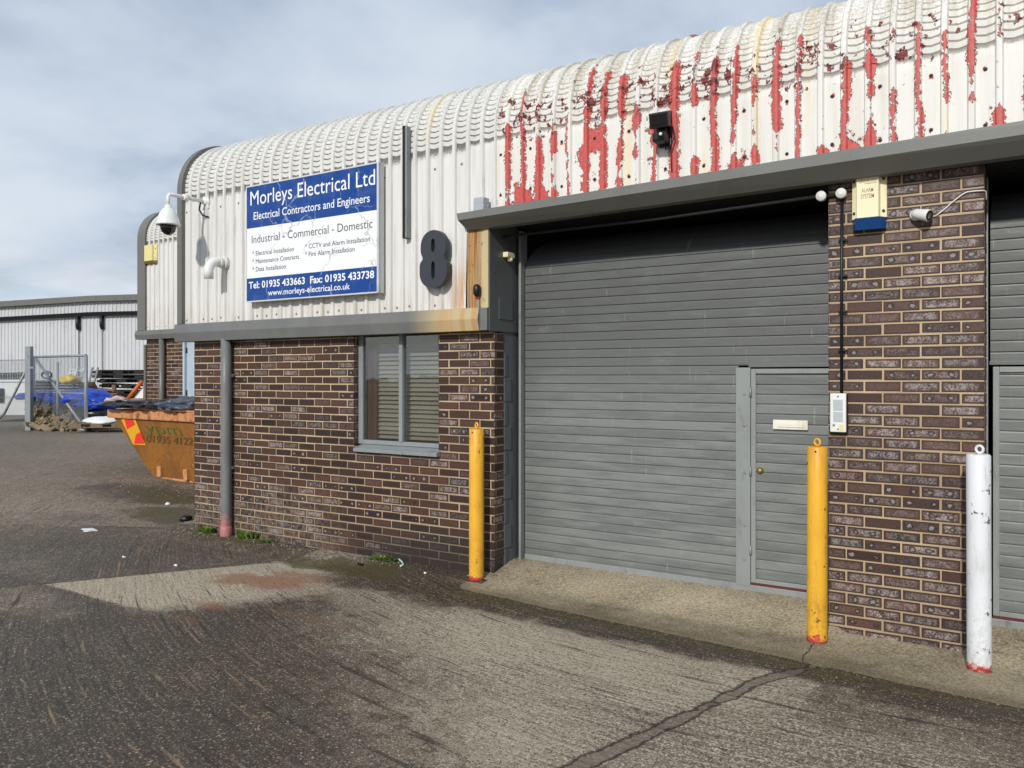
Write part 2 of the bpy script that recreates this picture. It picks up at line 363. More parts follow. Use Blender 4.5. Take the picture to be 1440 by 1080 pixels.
def mat_eave():
    m, g = newmat('eave_paint'); p = g.pos(); x, y, z = g.sep(p)
    st = g.noise(g.mp(p, (1, 1, 1)), 3, 5, .6); v = g.noise(g.mp(p, (16, 1, .8)), 1.0, 5, .6)
    c = g.mix(g.step(st, .3, .75), S(116, 117, 114), S(104, 106, 104))
    k = g.m('MULTIPLY', g.step(x, -4.75, -4.25), g.m('SUBTRACT', 1.0, g.step(x, -3.955, -3.95)))
    c = g.mix(g.m('MULTIPLY', k, .9), c, S(196, 178, 134)); c = g.mix(g.m('MULTIPLY', k, g.m('MULTIPLY', g.step(v, .36, .70), .8)), c, S(184, 134, 84))
    r = g.noise(g.mp(p, (1, 1, 1), (5, 3, 1)), 9, 3, .6); band = g.m('MULTIPLY', g.m('SUBTRACT', 1.0, g.step(z, 2.24, 2.25)), g.m('SUBTRACT', 1.0, g.step(x, -5.6, -5.3)))
    c = g.mix(g.m('MULTIPLY', band, g.m('MULTIPLY', g.step(r, .70, .74), .8)), c, S(200, 80, 84))
    g.out(c, .42, 0, g.bump(st, .06, .01), .4); return m
M_EAVE = mat_eave()
def mat_yellow(name, base, chip, base2, grime):
    m, g = newmat(name); tc = g.pos(); x, y, z = g.sep(tc)
    n1 = g.noise(tc, 14, 5, .65); n2 = g.noise(g.mp(tc, (1, 1, .5)), 5, 4, .6); n3 = g.noise(tc, 45, 4, .6)
    c = g.mix(g.step(n2, .4, .75), base, base2)
    c = g.mix(g.m('MULTIPLY', g.step(n1, .635, .66), .9), c, S(70, 62, 54))
    n4 = g.noise(g.mp(tc, (1, 1, .22)), 26, 5, .65); c = g.mix(g.m('MULTIPLY', g.step(n4, .52, .72), .38), c, grime)
    c = g.mix(g.m('MULTIPLY', g.m('SUBTRACT', 1.0, g.step(z, .1, .55)), g.m('MULTIPLY', g.step(n3, .4, .65), .35)), c, grime)
    low = g.m('SUBTRACT', 1.0, g.step(g.m('ADD', z, g.m('MULTIPLY', n1, .20)), .150, .165))
    c = g.mix(low, c, g.mix(g.step(n3, .45, .55), chip, S(190, 60, 56)))
    g.out(c, .42, 0, g.bump(g.m('ADD', n1, g.m('MULTIPLY', n3, .4)), .12, .006), .45); return m
M_YEL = mat_yellow('yellow_post_paint', S(234, 178, 52), S(206, 92, 84), S(214, 154, 48), S(150, 104, 34))
M_WHP = mat_yellow('white_post_paint', S(226, 228, 230), S(198, 160, 150), S(212, 214, 215), S(168, 166, 158))
def mat_pipe():
    m, g = newmat('downpipe_paint'); p = g.pos(); x, y, z = g.sep(p); n = g.noise(p, 22, 5, .65); st = g.noise(g.mp(p, (1, 1, .3)), 6, 4)
    c = g.mix(g.step(st, .35, .7), S(120, 123, 122), S(104, 107, 107))
    k = g.m('SUBTRACT', 1.0, g.step(g.m('ADD', z, g.m('MULTIPLY', n, .55)), .42, .56))
    c = g.mix(g.m('MULTIPLY', k, .75), c, S(196, 120, 118)); g.out(c, .45, 0, g.bump(n, .1, .004)); return m
M_PIPE = mat_pipe()
def mat_sign(name, col, crack):
    m, g = newmat(name); p = g.pos()
    w = g.noise(p, 3.5, 4, .6, 0, True); v = g.n('ShaderNodeVectorMath', operation='MULTIPLY_ADD'); g.put(v.inputs[0], w); v.inputs[1].default_value = (.35, 0, .35); g.put(v.inputs[2], p)
    d = g.vor(v.outputs[0], 3.1, 'DISTANCE_TO_EDGE'); br = g.noise(p, 2.3, 3)
    k = g.m('MULTIPLY', g.m('SUBTRACT', 1.0, g.step(d, .006, .02)), g.step(br, .44, .54))
    c = g.mix(g.m('MULTIPLY', g.step(g.noise(p, 6, 5), .45, .8), .07), col, S(200, 205, 210))
    c = g.mix(g.m('MULTIPLY', k, .7), c, crack)
    g.out(c, g.m('MULTIPLY_ADD', k, .3, .28), 0, g.bump(k, .3, .003), .5); return m
M_SBLUE = mat_sign('sign_blue_vinyl', S(0, 62, 138), S(150, 168, 196)); M_SWHITE = mat_sign('sign_white_vinyl', S(238, 239, 240), S(176, 178, 182))
M_LETW = painted('white_lettering', S(240, 241, 243), .35, .05); M_LETG = painted('grey_lettering', S(72, 74, 80), .4, .08)
M_LETC = painted('faint_lettering', S(150, 142, 118), .5, .08); M_ALU = painted('sign_edge', S(206, 208, 208), .4, .06, S(160, 160, 158), 5)
M_NUM = painted('number_paint', S(56, 60, 66), .5, .10)
def mat_glass():
    m, g = newmat('window_glass'); p = g.pos()
    pr = g.n('ShaderNodeBsdfPrincipled'); o = g.n('ShaderNodeOutputMaterial')
    pr.inputs['Base Color'].default_value = (.9, .93, .92, 1); pr.inputs['Roughness'].default_value = .03
    gl = g.n('ShaderNodeBsdfGlossy'); gl.inputs['Roughness'].default_value = .02; gl.inputs['Color'].default_value = (1, 1, 1, 1)
    tr = g.n('ShaderNodeBsdfTransparent'); tr.inputs['Color'].default_value = (.86, .86, .84, 1)
    fr = g.n('ShaderNodeLayerWeight'); fr.inputs['Blend'].default_value = .5
    nrm = g.bump(g.noise(p, 2.5, 2), .04, .05); g.put(gl.inputs['Normal'], nrm)
    rf = g.m('MULTIPLY_ADD', g.m('POWER', fr.outputs['Facing'], 3.0), .6, .10)
    mx = g.n('ShaderNodeMixShader'); g.put(mx.inputs[0], rf); g.t.links.new(tr.outputs[0], mx.inputs[1]); g.t.links.new(gl.outputs[0], mx.inputs[2])
    g.t.links.new(mx.outputs[0], o.inputs[0]); return m
M_GLASS = mat_glass()
M_BLIND = painted('venetian_blind', S(168, 166, 152), .5, .08, S(150, 145, 130), 4)
M_CURT = painted('brown_curtain', S(104, 70, 52), .9, .2)
M_ROOM = painted('dark_room', S(48, 46, 44), .9, .2)
M_LENS, _g = newmat('dark_lens'); _g.out(S(14, 14, 16), .08, 0, None, .7)
M_PALEB = painted('pale_blue_door', S(176, 190, 202), .45, .06, S(140, 150, 160), 3)

def mat_skip():
    m, g = newmat('skip_paint'); p = g.pos(); st = g.noise(g.mp(p, (1, 1, .5)), 3.2, 6, .65); n = g.noise(p, 24, 5, .7)
    c = g.mix(g.step(st, .35, .75), S(150, 98, 38), S(116, 76, 36)); c = g.mix(g.m('MULTIPLY', g.step(n, .52, .66), .75), c, S(96, 60, 38))
    c = g.mix(g.m('MULTIPLY', g.step(g.noise(g.mp(p, (3, 1, .8), (2, 2, 0)), 3, 5, .7), .62, .7), .5), c, S(206, 178, 136))
    g.out(c, .5, 0, g.bump(n, .2, .006), .4); return m
M_SKIP = mat_skip()
def mat_rim():
    m, g = newmat('rusty_rim'); p = g.pos(); st = g.noise(g.mp(p, (2, 1, 1)), 5, 6, .65); n = g.noise(p, 26, 5, .7)
    c = g.ramp(st, [(.3, S(120, 74, 50)), (.45, S(190, 130, 84)), (.6, S(206, 150, 108)), (.72, S(150, 78, 44))]); c = g.mix(g.step(n, .62, .7), c, S(90, 58, 44))
    g.out(c, .7, 0, g.bump(n, .3, .006), .3); return m
M_RIM = mat_rim()

# ------------------------------------------------------------------ building geometry constants
YB = 5.78                              # brick face
YC = 5.70                              # cladding pans
ZT, RC = 3.85, .58                     # springing of the roof curve, its radius
YSH = 6.17                             # shutter plane
XL = at(273, 600, YB).x                # left brick corner
XJ = at(695, 600, YB).x                # brick jamb of the opening
XP0, XP1 = at(1165, 600, YB).x, at(1384, 600, YB).x
XR = 3.2                               # how far the row is built to the right

# ------------------------------------------------------------------ bricks
def brick_mesh(name, mats, parent, runs, seed=1, jitter=1.0):
    """runs: list of (origin, dir, normal, length, z0, z1, x-start-phase, holes) -> real bricks standing 5 mm proud of a mortar bed"""
    rnd = random.Random(seed); V = []; Fc = []; MI = []; UV = []; BC = []
    def quad(vs, mi, uv, bc):
        b = len(V); V.extend(vs); Fc.append((b, b + 1, b + 2, b + 3)); MI.append(mi); UV.extend(uv); BC.extend([bc] * 4)
    for (o, d, n, L, z0, z1, ph, holes) in runs:
        o = Vector(o); d = Vector(d).normalized(); n = Vector(n).normalized()
        nrow = int(round((z1 - z0) / .075))
        def P(t, z, e): return o + d * t + Vector((0, 0, z)) + n * e
        # mortar bed, cut by holes
        ts = sorted({0, L} | {h[0] for h in holes} | {h[1] for h in holes}); zs = sorted({z0, z1} | {h[2] for h in holes} | {min(h[3], z1) for h in holes})
        for t0, t1 in zip(ts, ts[1:]):
            for a, b in zip(zs, zs[1:]):
                if any(h[0] <= t0 and t1 <= h[1] and h[2] <= a and b <= h[3] for h in holes): continue
                quad([P(t0, a, -.005), P(t1, a, -.005), P(t1, b, -.005), P(t0, b, -.005)], 1, [(0, 0)] * 4, (0, 0, 0, 1))
        for r in range(nrow):
            za = z0 + r * .075 + .005; zb = za + .065
            t = -ph - (.1125 if r % 2 else 0) - .225
            while t < L:
                a, b = max(0, t + .005), min(L, t + .22); b = L if 0 < L - b < .03 else b
                segs = [(a, b)] if b - a > .02 else []
                for h in holes:
                    if za < h[3] - .02 and zb > h[2] + .02:
                        ns = []
                        for (p, q) in segs:
                            if q <= h[0] or p >= h[1]: ns.append((p, q)); continue
                            if h[0] - p > .02: ns.append((p, h[0]))
                            if q - h[1] > .02: ns.append((h[1], q))
                        segs = ns
                bc = (rnd.random(), rnd.random(), rnd.random(), 1)
                for (p, q) in segs:
                    j = lambda k: rnd.uniform(-k, k) * jitter * 1.35
                    e = rnd.uniform(-.001, .002)
                    p2, q2, y0, y1 = p + (j(.002) if p > .001 else 0), q + (j(.002) if q < L - .001 else 0), za + j(.002), zb + j(.002)
                    c = .004
                    out = [P(p2 + c, y0 + c, e), P(q2 - c, y0 + c + j(.001), e), P(q2 - c, y1 - c, e), P(p2 + c, y1 - c + j(.001), e)]
                    inn = [P(p2, y0, -.006), P(q2, y0, -.006), P(q2, y1, -.006), P(p2, y1, -.006)]
                    us, ue = (p - t) / .225, (q - t) / .225
                    if rnd.random() < .5: us, ue = 1 - us, 1 - ue
                    uo = [(us, 0), (ue, 0), (ue, 1), (us, 1)]
                    quad(out, 0, uo, bc)
                    for i in range(4):
                        k = (i + 1) % 4; quad([inn[i], inn[k], out[k], out[i]], 0, [uo[i], uo[k], uo[k], uo[i]], bc)
                t += .225
    me = bpy.data.meshes.new(name); me.from_pydata([tuple(v) for v in V], [], Fc)
    for m in mats: me.materials.append(m)
    me.polygons.foreach_set('material_index', MI)
    ul = me.uv_layers.new(name='buv'); ul.data.foreach_set('uv', [c for q in UV for c in q])
    cl = me.color_attributes.new('bc', 'FLOAT_COLOR', 'CORNER'); cl.data.foreach_set('color', [c for q in BC for c in q])
    me.update(); ob = bpy.data.objects.new(name, me); COL.objects.link(ob)
    if parent: ob.parent = parent; ob.matrix_parent_inverse = parent.matrix_basis.inverted()
    return ob

# ------------------------------------------------------------------ curved, crimped cladding
def cladding(name, mats, parent, x0, x1, yf, zt, rad, zb, screws=None, pitch=.147, depth=.022, slope_len=6.0, ncr=19, zcr=None, rs=1):
    zcr = zt - .07 if zcr is None else zcr
    xs, outs, ts, ribs = [], [], [], []
    k = 0
    while x0 + k * pitch < x1 - 1e-6:
        for o, d, t, rb in ((0, 0, 0, 0), (.014, 0, .15, 0), (.049, 0, .5, 0), (.084, 0, .85, 0), (.098, 0, 1, .15), (.108, depth, -1, .8), (.122, depth + .001, -1, 1), (.137, depth, -1, .8)):
            x = x0 + k * pitch + o * pitch / .147
            if x <= x1: xs.append(x); outs.append(d); ts.append(t); ribs.append(rb)
        k += 1
    xs.append(x1); outs.append(0); ts.append(0); ribs.append(0)
    xs, outs, ts, ribs = map(np.array, (xs, outs, ts, ribs)); n = len(xs)
    zb_a = np.array([zb(x) for x in xs])
    rows = []                                            # (s relative to zt, crimp depth)
    for i in range(9): rows.append((None, i / 9.0))
    sc = zcr - zt; cp = .052
    for c in range(ncr):
        for fr, dd in ((0, -.0062), (.13, -.006), (.24, .0005), (.92, .004)): rows.append((sc + (c + fr) * cp, dd))
    smax = rad * R(80); send = max(sc + ncr * cp, smax)
    for e in (0.05, .4, slope_len): rows.append((send + e, 0))
    V = np.zeros((len(rows), n, 3)); UVv = np.zeros((len(rows), n, 2))
    pan = ts >= 0
    for i, (s, dd) in enumerate(rows):
        if s is None:
            z = zb_a + (zcr - .001 - zb_a) * dd; sv = z - zt; cd = np.zeros(n)
        else:
            chev = np.where(pan, .011 * (1 - np.abs(2 * ts - 1) ** 1.5), 0) if dd else np.zeros(n)
            sv = np.full(n, s) - chev; cd = np.where(pan, dd, 0)
        o = outs + cd
        th = np.clip(sv / rad, 0, R(80)); ex = np.maximum(sv - smax, 0)
        yy = yf + rad - (rad + o) * np.cos(th) + ex * math.sin(R(80)); zz = zt + (rad + o) * np.sin(th) + np.minimum(sv, 0) + ex * math.cos(R(80)) * .35
        V[i, :, 0] = xs; V[i, :, 1] = yy; V[i, :, 2] = zz; UVv[i, :, 0] = xs; UVv[i, :, 1] = sv
    idx = np.arange(len(rows) * n).reshape(len(rows), n)
    Fq = np.stack([idx[:-1, :-1], idx[:-1, 1:], idx[1:, 1:], idx[1:, :-1]], -1).reshape(-1, 4)
    verts = V.reshape(-1, 3).tolist(); faces = Fq.tolist(); nf = len(faces); uvl = UVv.reshape(-1, 2)[Fq].reshape(-1, 2).tolist(); mi = [0] * nf
    rb = np.tile(ribs, len(rows)); crv = np.concatenate([np.where(pan, 1.0 if (s_ is not None and d_ in (-.0062, -.006)) else 0.0, 0) for s_, d_ in rows])
    if screws:
        for (sx, sz) in screws:                          # hex heads with washer
            b = len(verts); kx = x0 + (math.floor((sx - x0) / pitch) + .333) * pitch
            for (rr, yy) in ((.013, -.0005), (.013, -.003), (.006, -.003), (.006, -.009)):
                for q in range(6): verts.append((kx + rr * math.cos(q * math.pi / 3), yf + yy, sz + rr * math.sin(q * math.pi / 3)))
            for l in range(3):
                for q in range(6): faces.append([b + l * 6 + q, b + l * 6 + (q + 1) % 6, b + l * 6 + 6 + (q + 1) % 6, b + l * 6 + 6 + q]); mi.append(1); uvl += [(0, 0)] * 4
            faces.append([b + 18 + q for q in range(6)]); mi.append(1); uvl += [(0, 0)] * 6
    me = bpy.data.meshes.new(name); me.from_pydata(verts, [], faces)
    for m in mats: me.materials.append(m)
    me.polygons.foreach_set('material_index', mi)
    ul = me.uv_layers.new(name='cuv'); ul.data.foreach_set('uv', [c for q in uvl for c in q])
    at_ = me.attributes.new('rib', 'FLOAT', 'POINT'); at_.data.foreach_set('value', list(rb) + [0.0] * (len(verts) - len(rb)))
    at2 = me.attributes.new('crimp', 'FLOAT', 'POINT'); at2.data.foreach_set('value', list(crv) + [0.0] * (len(verts) - len(rb)))
    me.update(); ob = bpy.data.objects.new(name, me); COL.objects.link(ob)
    if parent: ob.parent = parent; ob.matrix_parent_inverse = parent.matrix_basis.inverted()
    return ob

def verge(b, x0, x1, yf, zt, rad, z0, t=.05, slope=6.0):
    """curved edge trim: a band of thickness t following wall, curve and roof"""
    rings = []
    def ring(y, z, ny, nz): return [(x0, y, z), (x1, y, z), (x1, y + ny * t, z + nz * t), (x0, y + ny * t, z + nz * t)]
    rings.append(ring(yf, z0, 1, 0))
    for i in range(13):
        th = R(80) * i / 12; rings.append(ring(yf + rad - rad * math.cos(th), zt + rad * math.sin(th), math.cos(th), -math.sin(th)))
    th = R(80); y, z = rings[-1][0][1], rings[-1][0][2]
    rings.append(ring(y + slope * math.sin(th), z + slope * math.cos(th) * .35, math.cos(th), -math.sin(th)))
    b.loft(rings)

# ------------------------------------------------------------------ MAIN BUILDING
bld = thing('industrial_building', 'large brick and white metal industrial unit with curved crimped roof edge and grey roller shutters', 'building', ((XL + XR) / 2, YB, 0))
# --- left brick wall with window opening
wx0, wx1 = at(497.4, 600, YB).x, at(616.5, 600, YB).x
wz0 = 1.75 - (632 - 530) / F * (YB / _ray(560)[1]); wz0 = round((wz0 - .03) / .075) * .075 + .03
ZE = 2.20
L = XJ - XL
holes = [(wx0 - XL, wx1 - XL, wz0, 2.4)]
wall = brick_mesh('wall', [M_BRICK, M_MORTAR], bld, [
    ((XL, YB, 0), (1, 0, 0), (0, -1, 0), L, -.12, 2.28, 0, holes),
    ((XJ, YB, 0), (0, 1, 0), (1, 0, 0), .15, -.12, 2.13, .08, []),
    ((wx0, YB, 0), (0, 1, 0), (1, 0, 0), .11, wz0, 2.28, .08, []),
    ((wx1, YB + .11, 0), (0, -1, 0), (-1, 0, 0), .11, wz0, 2.28, .08, []),
    ((XL, YB + 9, 0), (0, -1, 0), (-1, 0, 0), 9, -.12, 2.28, 0, []),
], 3)
pier = brick_mesh('brick_pier', [M_BRICK_P, M_MORTAR], bld, [
    ((XP0, YB, 0), (1, 0, 0), (0, -1, 0), XP1 - XP0, -.0, 3.15, .0, []),
    ((XP0, YSH + .1, 0), (0, -1, 0), (-1, 0, 0), YSH + .1 - YB, -.0, 3.15, 0, []),
    ((XP1, YB, 0), (0, 1, 0), (1, 0, 0), YSH + .1 - YB, -.0, 3.15, 0, []),
], 11)
pier['label'] = 'brick pier between the two shutters'
# --- window
M_WIN = painted('window_paint', S(136, 142, 143), .45, .1, S(104, 106, 104), 5)
win = quick('window', M_WIN, lambda b: (
    b.box(wx0 + .0, wx0 + .055, YB + .065, YB + .125, wz0 + .02, 2.3, .004),
    b.box(wx1 - .03, wx1, YB + .065, YB + .125, wz0 + .02, 2.3, .004),
    b.box(wx0 + .055, wx1 - .03, YB + .068, YB + .122, wz0 + .02, wz0 + .06, .004)), bld)
mxa, mxb = at(561, 600, YB + .06).x, at(566, 600, YB + .06).x
quick('mullion', M_WIN, lambda b: b.box(mxa, mxb, YB + .055, YB + .12, wz0 + .06, 2.3, .004), win)
quick('glass_pane', M_GLASS, lambda b: (b.box(wx0 + .055, mxa, YB + .085, YB + .089, wz0 + .06, 2.3), b.box(mxb, wx1 - .03, YB + .085, YB + .089, wz0 + .06, 2.3)), win)
def _blind(b):
    z = wz0 + .09; r = random.Random(4)
    while z < 2.28:
        t = r.uniform(-.006, .006); M = Matrix.Translation((0, YB + .19, z)) @ Matrix.Rotation(R(50 + r.uniform(-12, 16)), 4, 'X') @ Matrix.Rotation(r.uniform(-.006, .006), 4, 'Y')
        M = Matrix.Translation(((wx0 + wx1) / 2, 0, 0)) @ M
        w = (wx1 - wx0) / 2 - .02; b.box(-w + .07, w, -.023, .023, -.001, .001, 0, M); z += .042
quick('blind', M_BLIND, _blind, win)
def _curt(b):
    n = 14; pts = []
    for i in range(n + 1):
        x = wx0 + .05 + .11 * i / n; pts.append((x, YB + .15 + .012 * math.sin(i * 1.9)))
    b.loft([[(x, y, wz0 + .06), (x, y, 2.3), (x, y + .006, 2.3), (x, y + .006, wz0 + .06)] for x, y in pts])
quick('curtain', M_CURT, _curt, win)
quick('room_backing', M_ROOM, lambda b: (b.box(wx0 - .3, wx1 + .3, YB + .9, YB + .95, .8, 2.6), b.box(wx0 - .3, wx1 + .3, YB + .13, YB + .9, wz0 - .05, wz0 - .01), b.box(wx0 - .3, wx1 + .3, YB + .13, YB + .9, 2.4, 2.44)), win)
sx0, sx1 = at(496, 600, YB - .06).x, at(613.5, 600, YB - .06).x
def _sill(b):
    b.prism([(YB - .055, wz0 - .045), (YB - .055, wz0 - .012), (YB + .08, wz0 + .018), (YB + .08, wz0 - .045)], 'x', sx0, sx1)
quick('sill', M_WIN, _sill, win)

# --- blockwork return and steel panel of the recess
def _ret(b):
    z = 0.0
    b.box(XJ - .004 - .2, XJ - .004, YB + .15, YSH + .2, -.1, 2.14)
    for k in range(10):
        z = .03 + k * .215
        if z + .2 < 2.14: b.box(XJ - .02, XJ + .003, YB + .155, YB + .27 if k % 2 else YB + .2, z, z + .205, .004)
quick('return_wall', M_BLOCK, _ret, bld)
quick('return_panel', M_TRIMD, lambda b: (b.box(XJ - .03, XJ + .006, YC + .002, YSH, 2.142, 3.16, .004), b.box(XJ + .006, XJ + .012, YC + .14, YC + .36, 2.25, 2.44, .003),
    [b.lathe([(.008, 0), (.008, .005)], 8, Matrix.Translation((XJ + .006, y, z)) @ Matrix.Rotation(R(90), 4, 'Y')) for y, z in ((YC + .07, 2.66), (YC + .40, 2.24), (YC + .40, 2.9))]), bld)
quick('corner_flashing', M_FLASH, lambda b: (b.box(-4.086, XJ + .004, YC - .012, YC, 2.34, 3.1), b.box(-4.086, -4.07, YC - .02, YC - .012, 2.34, 3.1), b.box(XJ - .05, XJ + .004, YC - .018, YC - .012, 2.34, 3.1)), bld)

# --- eave fascia over the left wall
def eave(b, x0, x1, yt, z0, z1, back, prot=.02):
    zm = (z0 + z1) / 2
    prof = [(yt + .012, z1), (yt, z1 - .006), (yt - prot, zm + .004), (yt - prot, zm - .004), (yt + .002, z0), (back, z0 + .0), (back, z1)]
    b.prism(prof, 'x', x0, x1)
XE0, XE1 = at(244.5, 467, 5.65).x, at(673, 447, 5.65).x
quick('eave_fascia', M_EAVE, lambda b: (eave(b, XE0, XE1, 5.66, 2.147, 2.345, YB + .02), b.box(XE1, XJ + .002, 5.665, YB + .02, 2.149, 2.338)), bld)
# --- white and peeling cladding
XS = at(698, 250, YC).x
XG = -8.03
zb1 = lambda x: 2.33 if x < -4.09 else 3.06
sc1 = [(XG + .1 + .147 * k * (2 if k % 3 else 1), 2.385 + .004 * (k % 3)) for k in range(26)] + [(XG + .12 + .294 * k, 3.60 + .004 * (k % 2)) for k in range(15)]
cw = cladding('roof_cladding', [M_CLADW, M_GALV], bld, XG, XS + .015, YC, ZT, RC, zb1, [s for s in sc1 if s[0] < XS - .1 and not (s[0] > -4.2 and s[1] < 3)])
sc2 = [(XS + .09 + .294 * k, 3.28 + .02 * (k % 2)) for k in range(24)] + [(XS + .09 + .294 * k, 3.62 + .01 * (k % 3)) for k in range(24)]
cp_ = cladding('roof_cladding', [M_CLADP, painted('rusty_fixing', S(60, 44, 40), .7)], bld, XS, XR, YC - .008, ZT, RC, lambda x: 3.10 + .012 * math.sin(x * 5) , sc2)
cp_['label'] = 'white roof cladding peeling to red paint'
# --- verge trim at the left end
quick('verge_trim', M_TRIM, lambda b: verge(b, at(249, 400, 5.655).x, XG + .02, 5.655, ZT, RC + .045, 2.345), bld)
# --- canopy fascia over the shutters
def _canopy(b):
    def prof(x, t):                                     # t: 0 at the left mitre, grows to the right
        zt_, zb_ = 3.146 + .0237 * (x + 4.12), 3.010 + .0128 * (x + 4.07); zf = (zt_ + zb_) / 2 + .004
        return zt_, zf, zb_
    rings = []
    for x in (-4.1, -2.5, -1.0, XR):
        zt_, zf, zb_ = prof(x, 0); f = 1 if x < -4.05 else 0
        rings.append([(x + (-.025) * f, YC + .02, zt_ - .004), (x - .02 * f, 5.57, zt_), (x + .01 * f, 5.548, zf), (x + .035 * f, 5.655, zb_), (x + .04 * f, YC + .04, zb_ - .002)])
    b.loft(rings)
cano = quick('canopy_fascia', M_TRIM, _canopy, bld)
quick('soffit', M_SOFFIT, lambda b: (b.box(XJ + .006, XR, YC + .041, YSH + .9, 3.085, 3.12), b.box(XJ - .1, XR, YSH + .9, YSH + .94, 2.3, 3.12)), bld)  # near-black back panel stands in for the shade of the void

# --- roller shutters with wicket doors
SL = .0735
def slats(b, x0, x1, z0, z1, y):
    prof = []; k0 = math.floor(z0 / SL); z = k0 * SL
    while z < z1:
        for dz, dy in ((.0, .0075), (.0035, .0075), (.0042, -.0012), (.0075, -.0026), (.036, -.0028), (.064, -.0024), (.0712, -.001), (.0722, .007)):
            zz = z + dz
            if z0 <= zz <= z1: prof.append((y + dy, zz))
        z += SL
    prof = [(y + .0, z0)] + prof + [(y + .0, z1)]
    prof = [(p[0] + (max(0, p[1] - 2.70) / .27) ** 2 * .30, p[1]) for p in prof]      # top slats bend back on to the roller, shaped to fade into shade
    xs = [x0 + (x1 - x0) * i / 6 for i in range(7)]
    b.loft([[(x, p[0] + .002 * math.sin(x * 2.1 + p[1] * 1.3), p[1]) for p in prof] for x in xs], closed=False, cap=False)
def shutter(x0, x1, dx0, dx1, door_left, zt_door, label):
    zbot = .17
    sh = quick('roller_shutter', M_SHUT, lambda b: (slats(b, x0, x1, zt_door, 3.03, YSH), slats(b, x0 if not door_left else dx1 + .1, dx0 - .1 if not door_left else x1, zbot, zt_door, YSH)), bld)
    sh['label'] = label
    quick('guide_rail', M_GALV, lambda b: b.box(x0 - .035, x0 - .012, YSH - .06, YSH + .05, .02, 3.05, .003), sh)
    quick('guide_rail', M_GALV, lambda b: b.box(x1 + .005, x1 + .02, YSH - .04, YSH + .05, .02, 3.05, .003), sh)
    quick('bottom_rail', M_GALV, lambda b: b.box(x0, x1, YSH - .018, YSH + .03, .06, zbot, .004), sh)
    quick('lintel_strip', M_SHUT, lambda b: b.box(dx0 - .02, dx1 + .02, YSH - .016, YSH + .01, zt_door - .012, zt_door + .014, .003), sh)
    px = (dx0 - .115, dx0 - .004) if not door_left else (dx1 + .004, dx1 + .115)
    def _post(b):
        b.box(px[0], px[1], YSH - .022, YSH + .02, zbot - .01, zt_door - .014, .003)
        for z in (.36, .62, 1.02, 1.38, 1.62): b.lathe([(.010, 0), (.010, .004), (.004, .007)], 8, Matrix.Translation(((px[0] + px[1]) / 2 + .01, YSH - .022, z)) @ Matrix.Rotation(R(90), 4, 'X'))
    quick('mullion_post', M_GALV, _post, sh)
    dr = quick('wicket_door', M_SHUT, lambda b: slats(b, dx0 + .035, dx1 - .035, zbot + .05, zt_door - .06, YSH - .004), bld)
    dr['label'] = 'steel wicket door in the ' + ('right-hand' if door_left else 'main') + ' shutter'
    quick('door_frame', M_GALV, lambda b: (b.box(dx0, dx0 + .036, YSH - .02, YSH + .02, zbot + .02, zt_door - .024, .003), b.box(dx1 - .036, dx1, YSH - .02, YSH + .02, zbot + .02, zt_door - .024, .003),
        b.box(dx0 + .036, dx1 - .036, YSH - .019, YSH + .02, zt_door - .06, zt_door - .024, .003), b.box(dx0 + .036, dx1 - .036, YSH - .019, YSH + .02, zbot + .02, zbot + .052, .003)), dr)
    quick('threshold', painted('red_oxide', S(96, 40, 38), .7), lambda b: b.box(dx0, dx1, YSH - .014, YSH + .02, zbot + .001, zbot + .018), dr)
    return dr
ZD = 1.835
dmx0, dmx1 = at(1057, 600, YSH).x, XP0 + .33
door = shutter(XJ + .075, XP0 + .34, dmx0, dmx1, False, ZD, 'main roller shutter')
lp0, lp1 = at(1087.5, 590, YSH - .02), at(1136.5, 605, YSH - .02)
lpx = quick('letter_plate', painted('ivory_plate', S(232, 228, 214), .4, .05, S(196, 186, 160), 8), lambda b: (b.box(lp0.x, lp1.x, YSH - .036, YSH - .008, lp1.z, lp0.z, .006), b.box(lp0.x + .03, lp1.x - .03, YSH - .042, YSH - .035, lp1.z + .018, lp0.z - .02, .003)), door)
lk = at(1068.5, 662, YSH - .02)
quick('door_lock', painted('brass_lock', S(176, 150, 96), .35, .1, None, 3, .7), lambda b: b.lathe([(.026, 0), (.026, .006), (.017, .009), (.017, .022), (.006, .024)], 18, Matrix.Translation((lk.x, YSH - .008, lk.z)) @ Matrix.Rotation(R(90), 4, 'X')), door)
for z in (.4, 1.0, 1.6): quick('hinge', M_GALV, lambda b: b.tube([(dmx0 - .001, YSH - .03, z), (dmx0 - .001, YSH - .03, z + .07)], .009, 8), door)
door2 = shutter(XP1 + .02, XR - .1, XP1 + .035, XP1 + .9, True, ZD + .005, 'right-hand roller shutter')
# plain body of the building behind its front
quick('body_wall', M_CLADB, lambda b: (b.box(XG + .02, XR, YB + 9, YB + 9.2, 0, 4.5), b.box(XG + .06, XG + .12, YC + .5, YB + 9, 2.2, 4.42), b.box(XR - .05, XR, YSH, YB + 9, 0, 4.42)), bld)
quick('room_partition', M_ROOM, lambda b: b.box(XG + .2, XR - .1, 7.2, 7.3, 0, 3.6), bld)

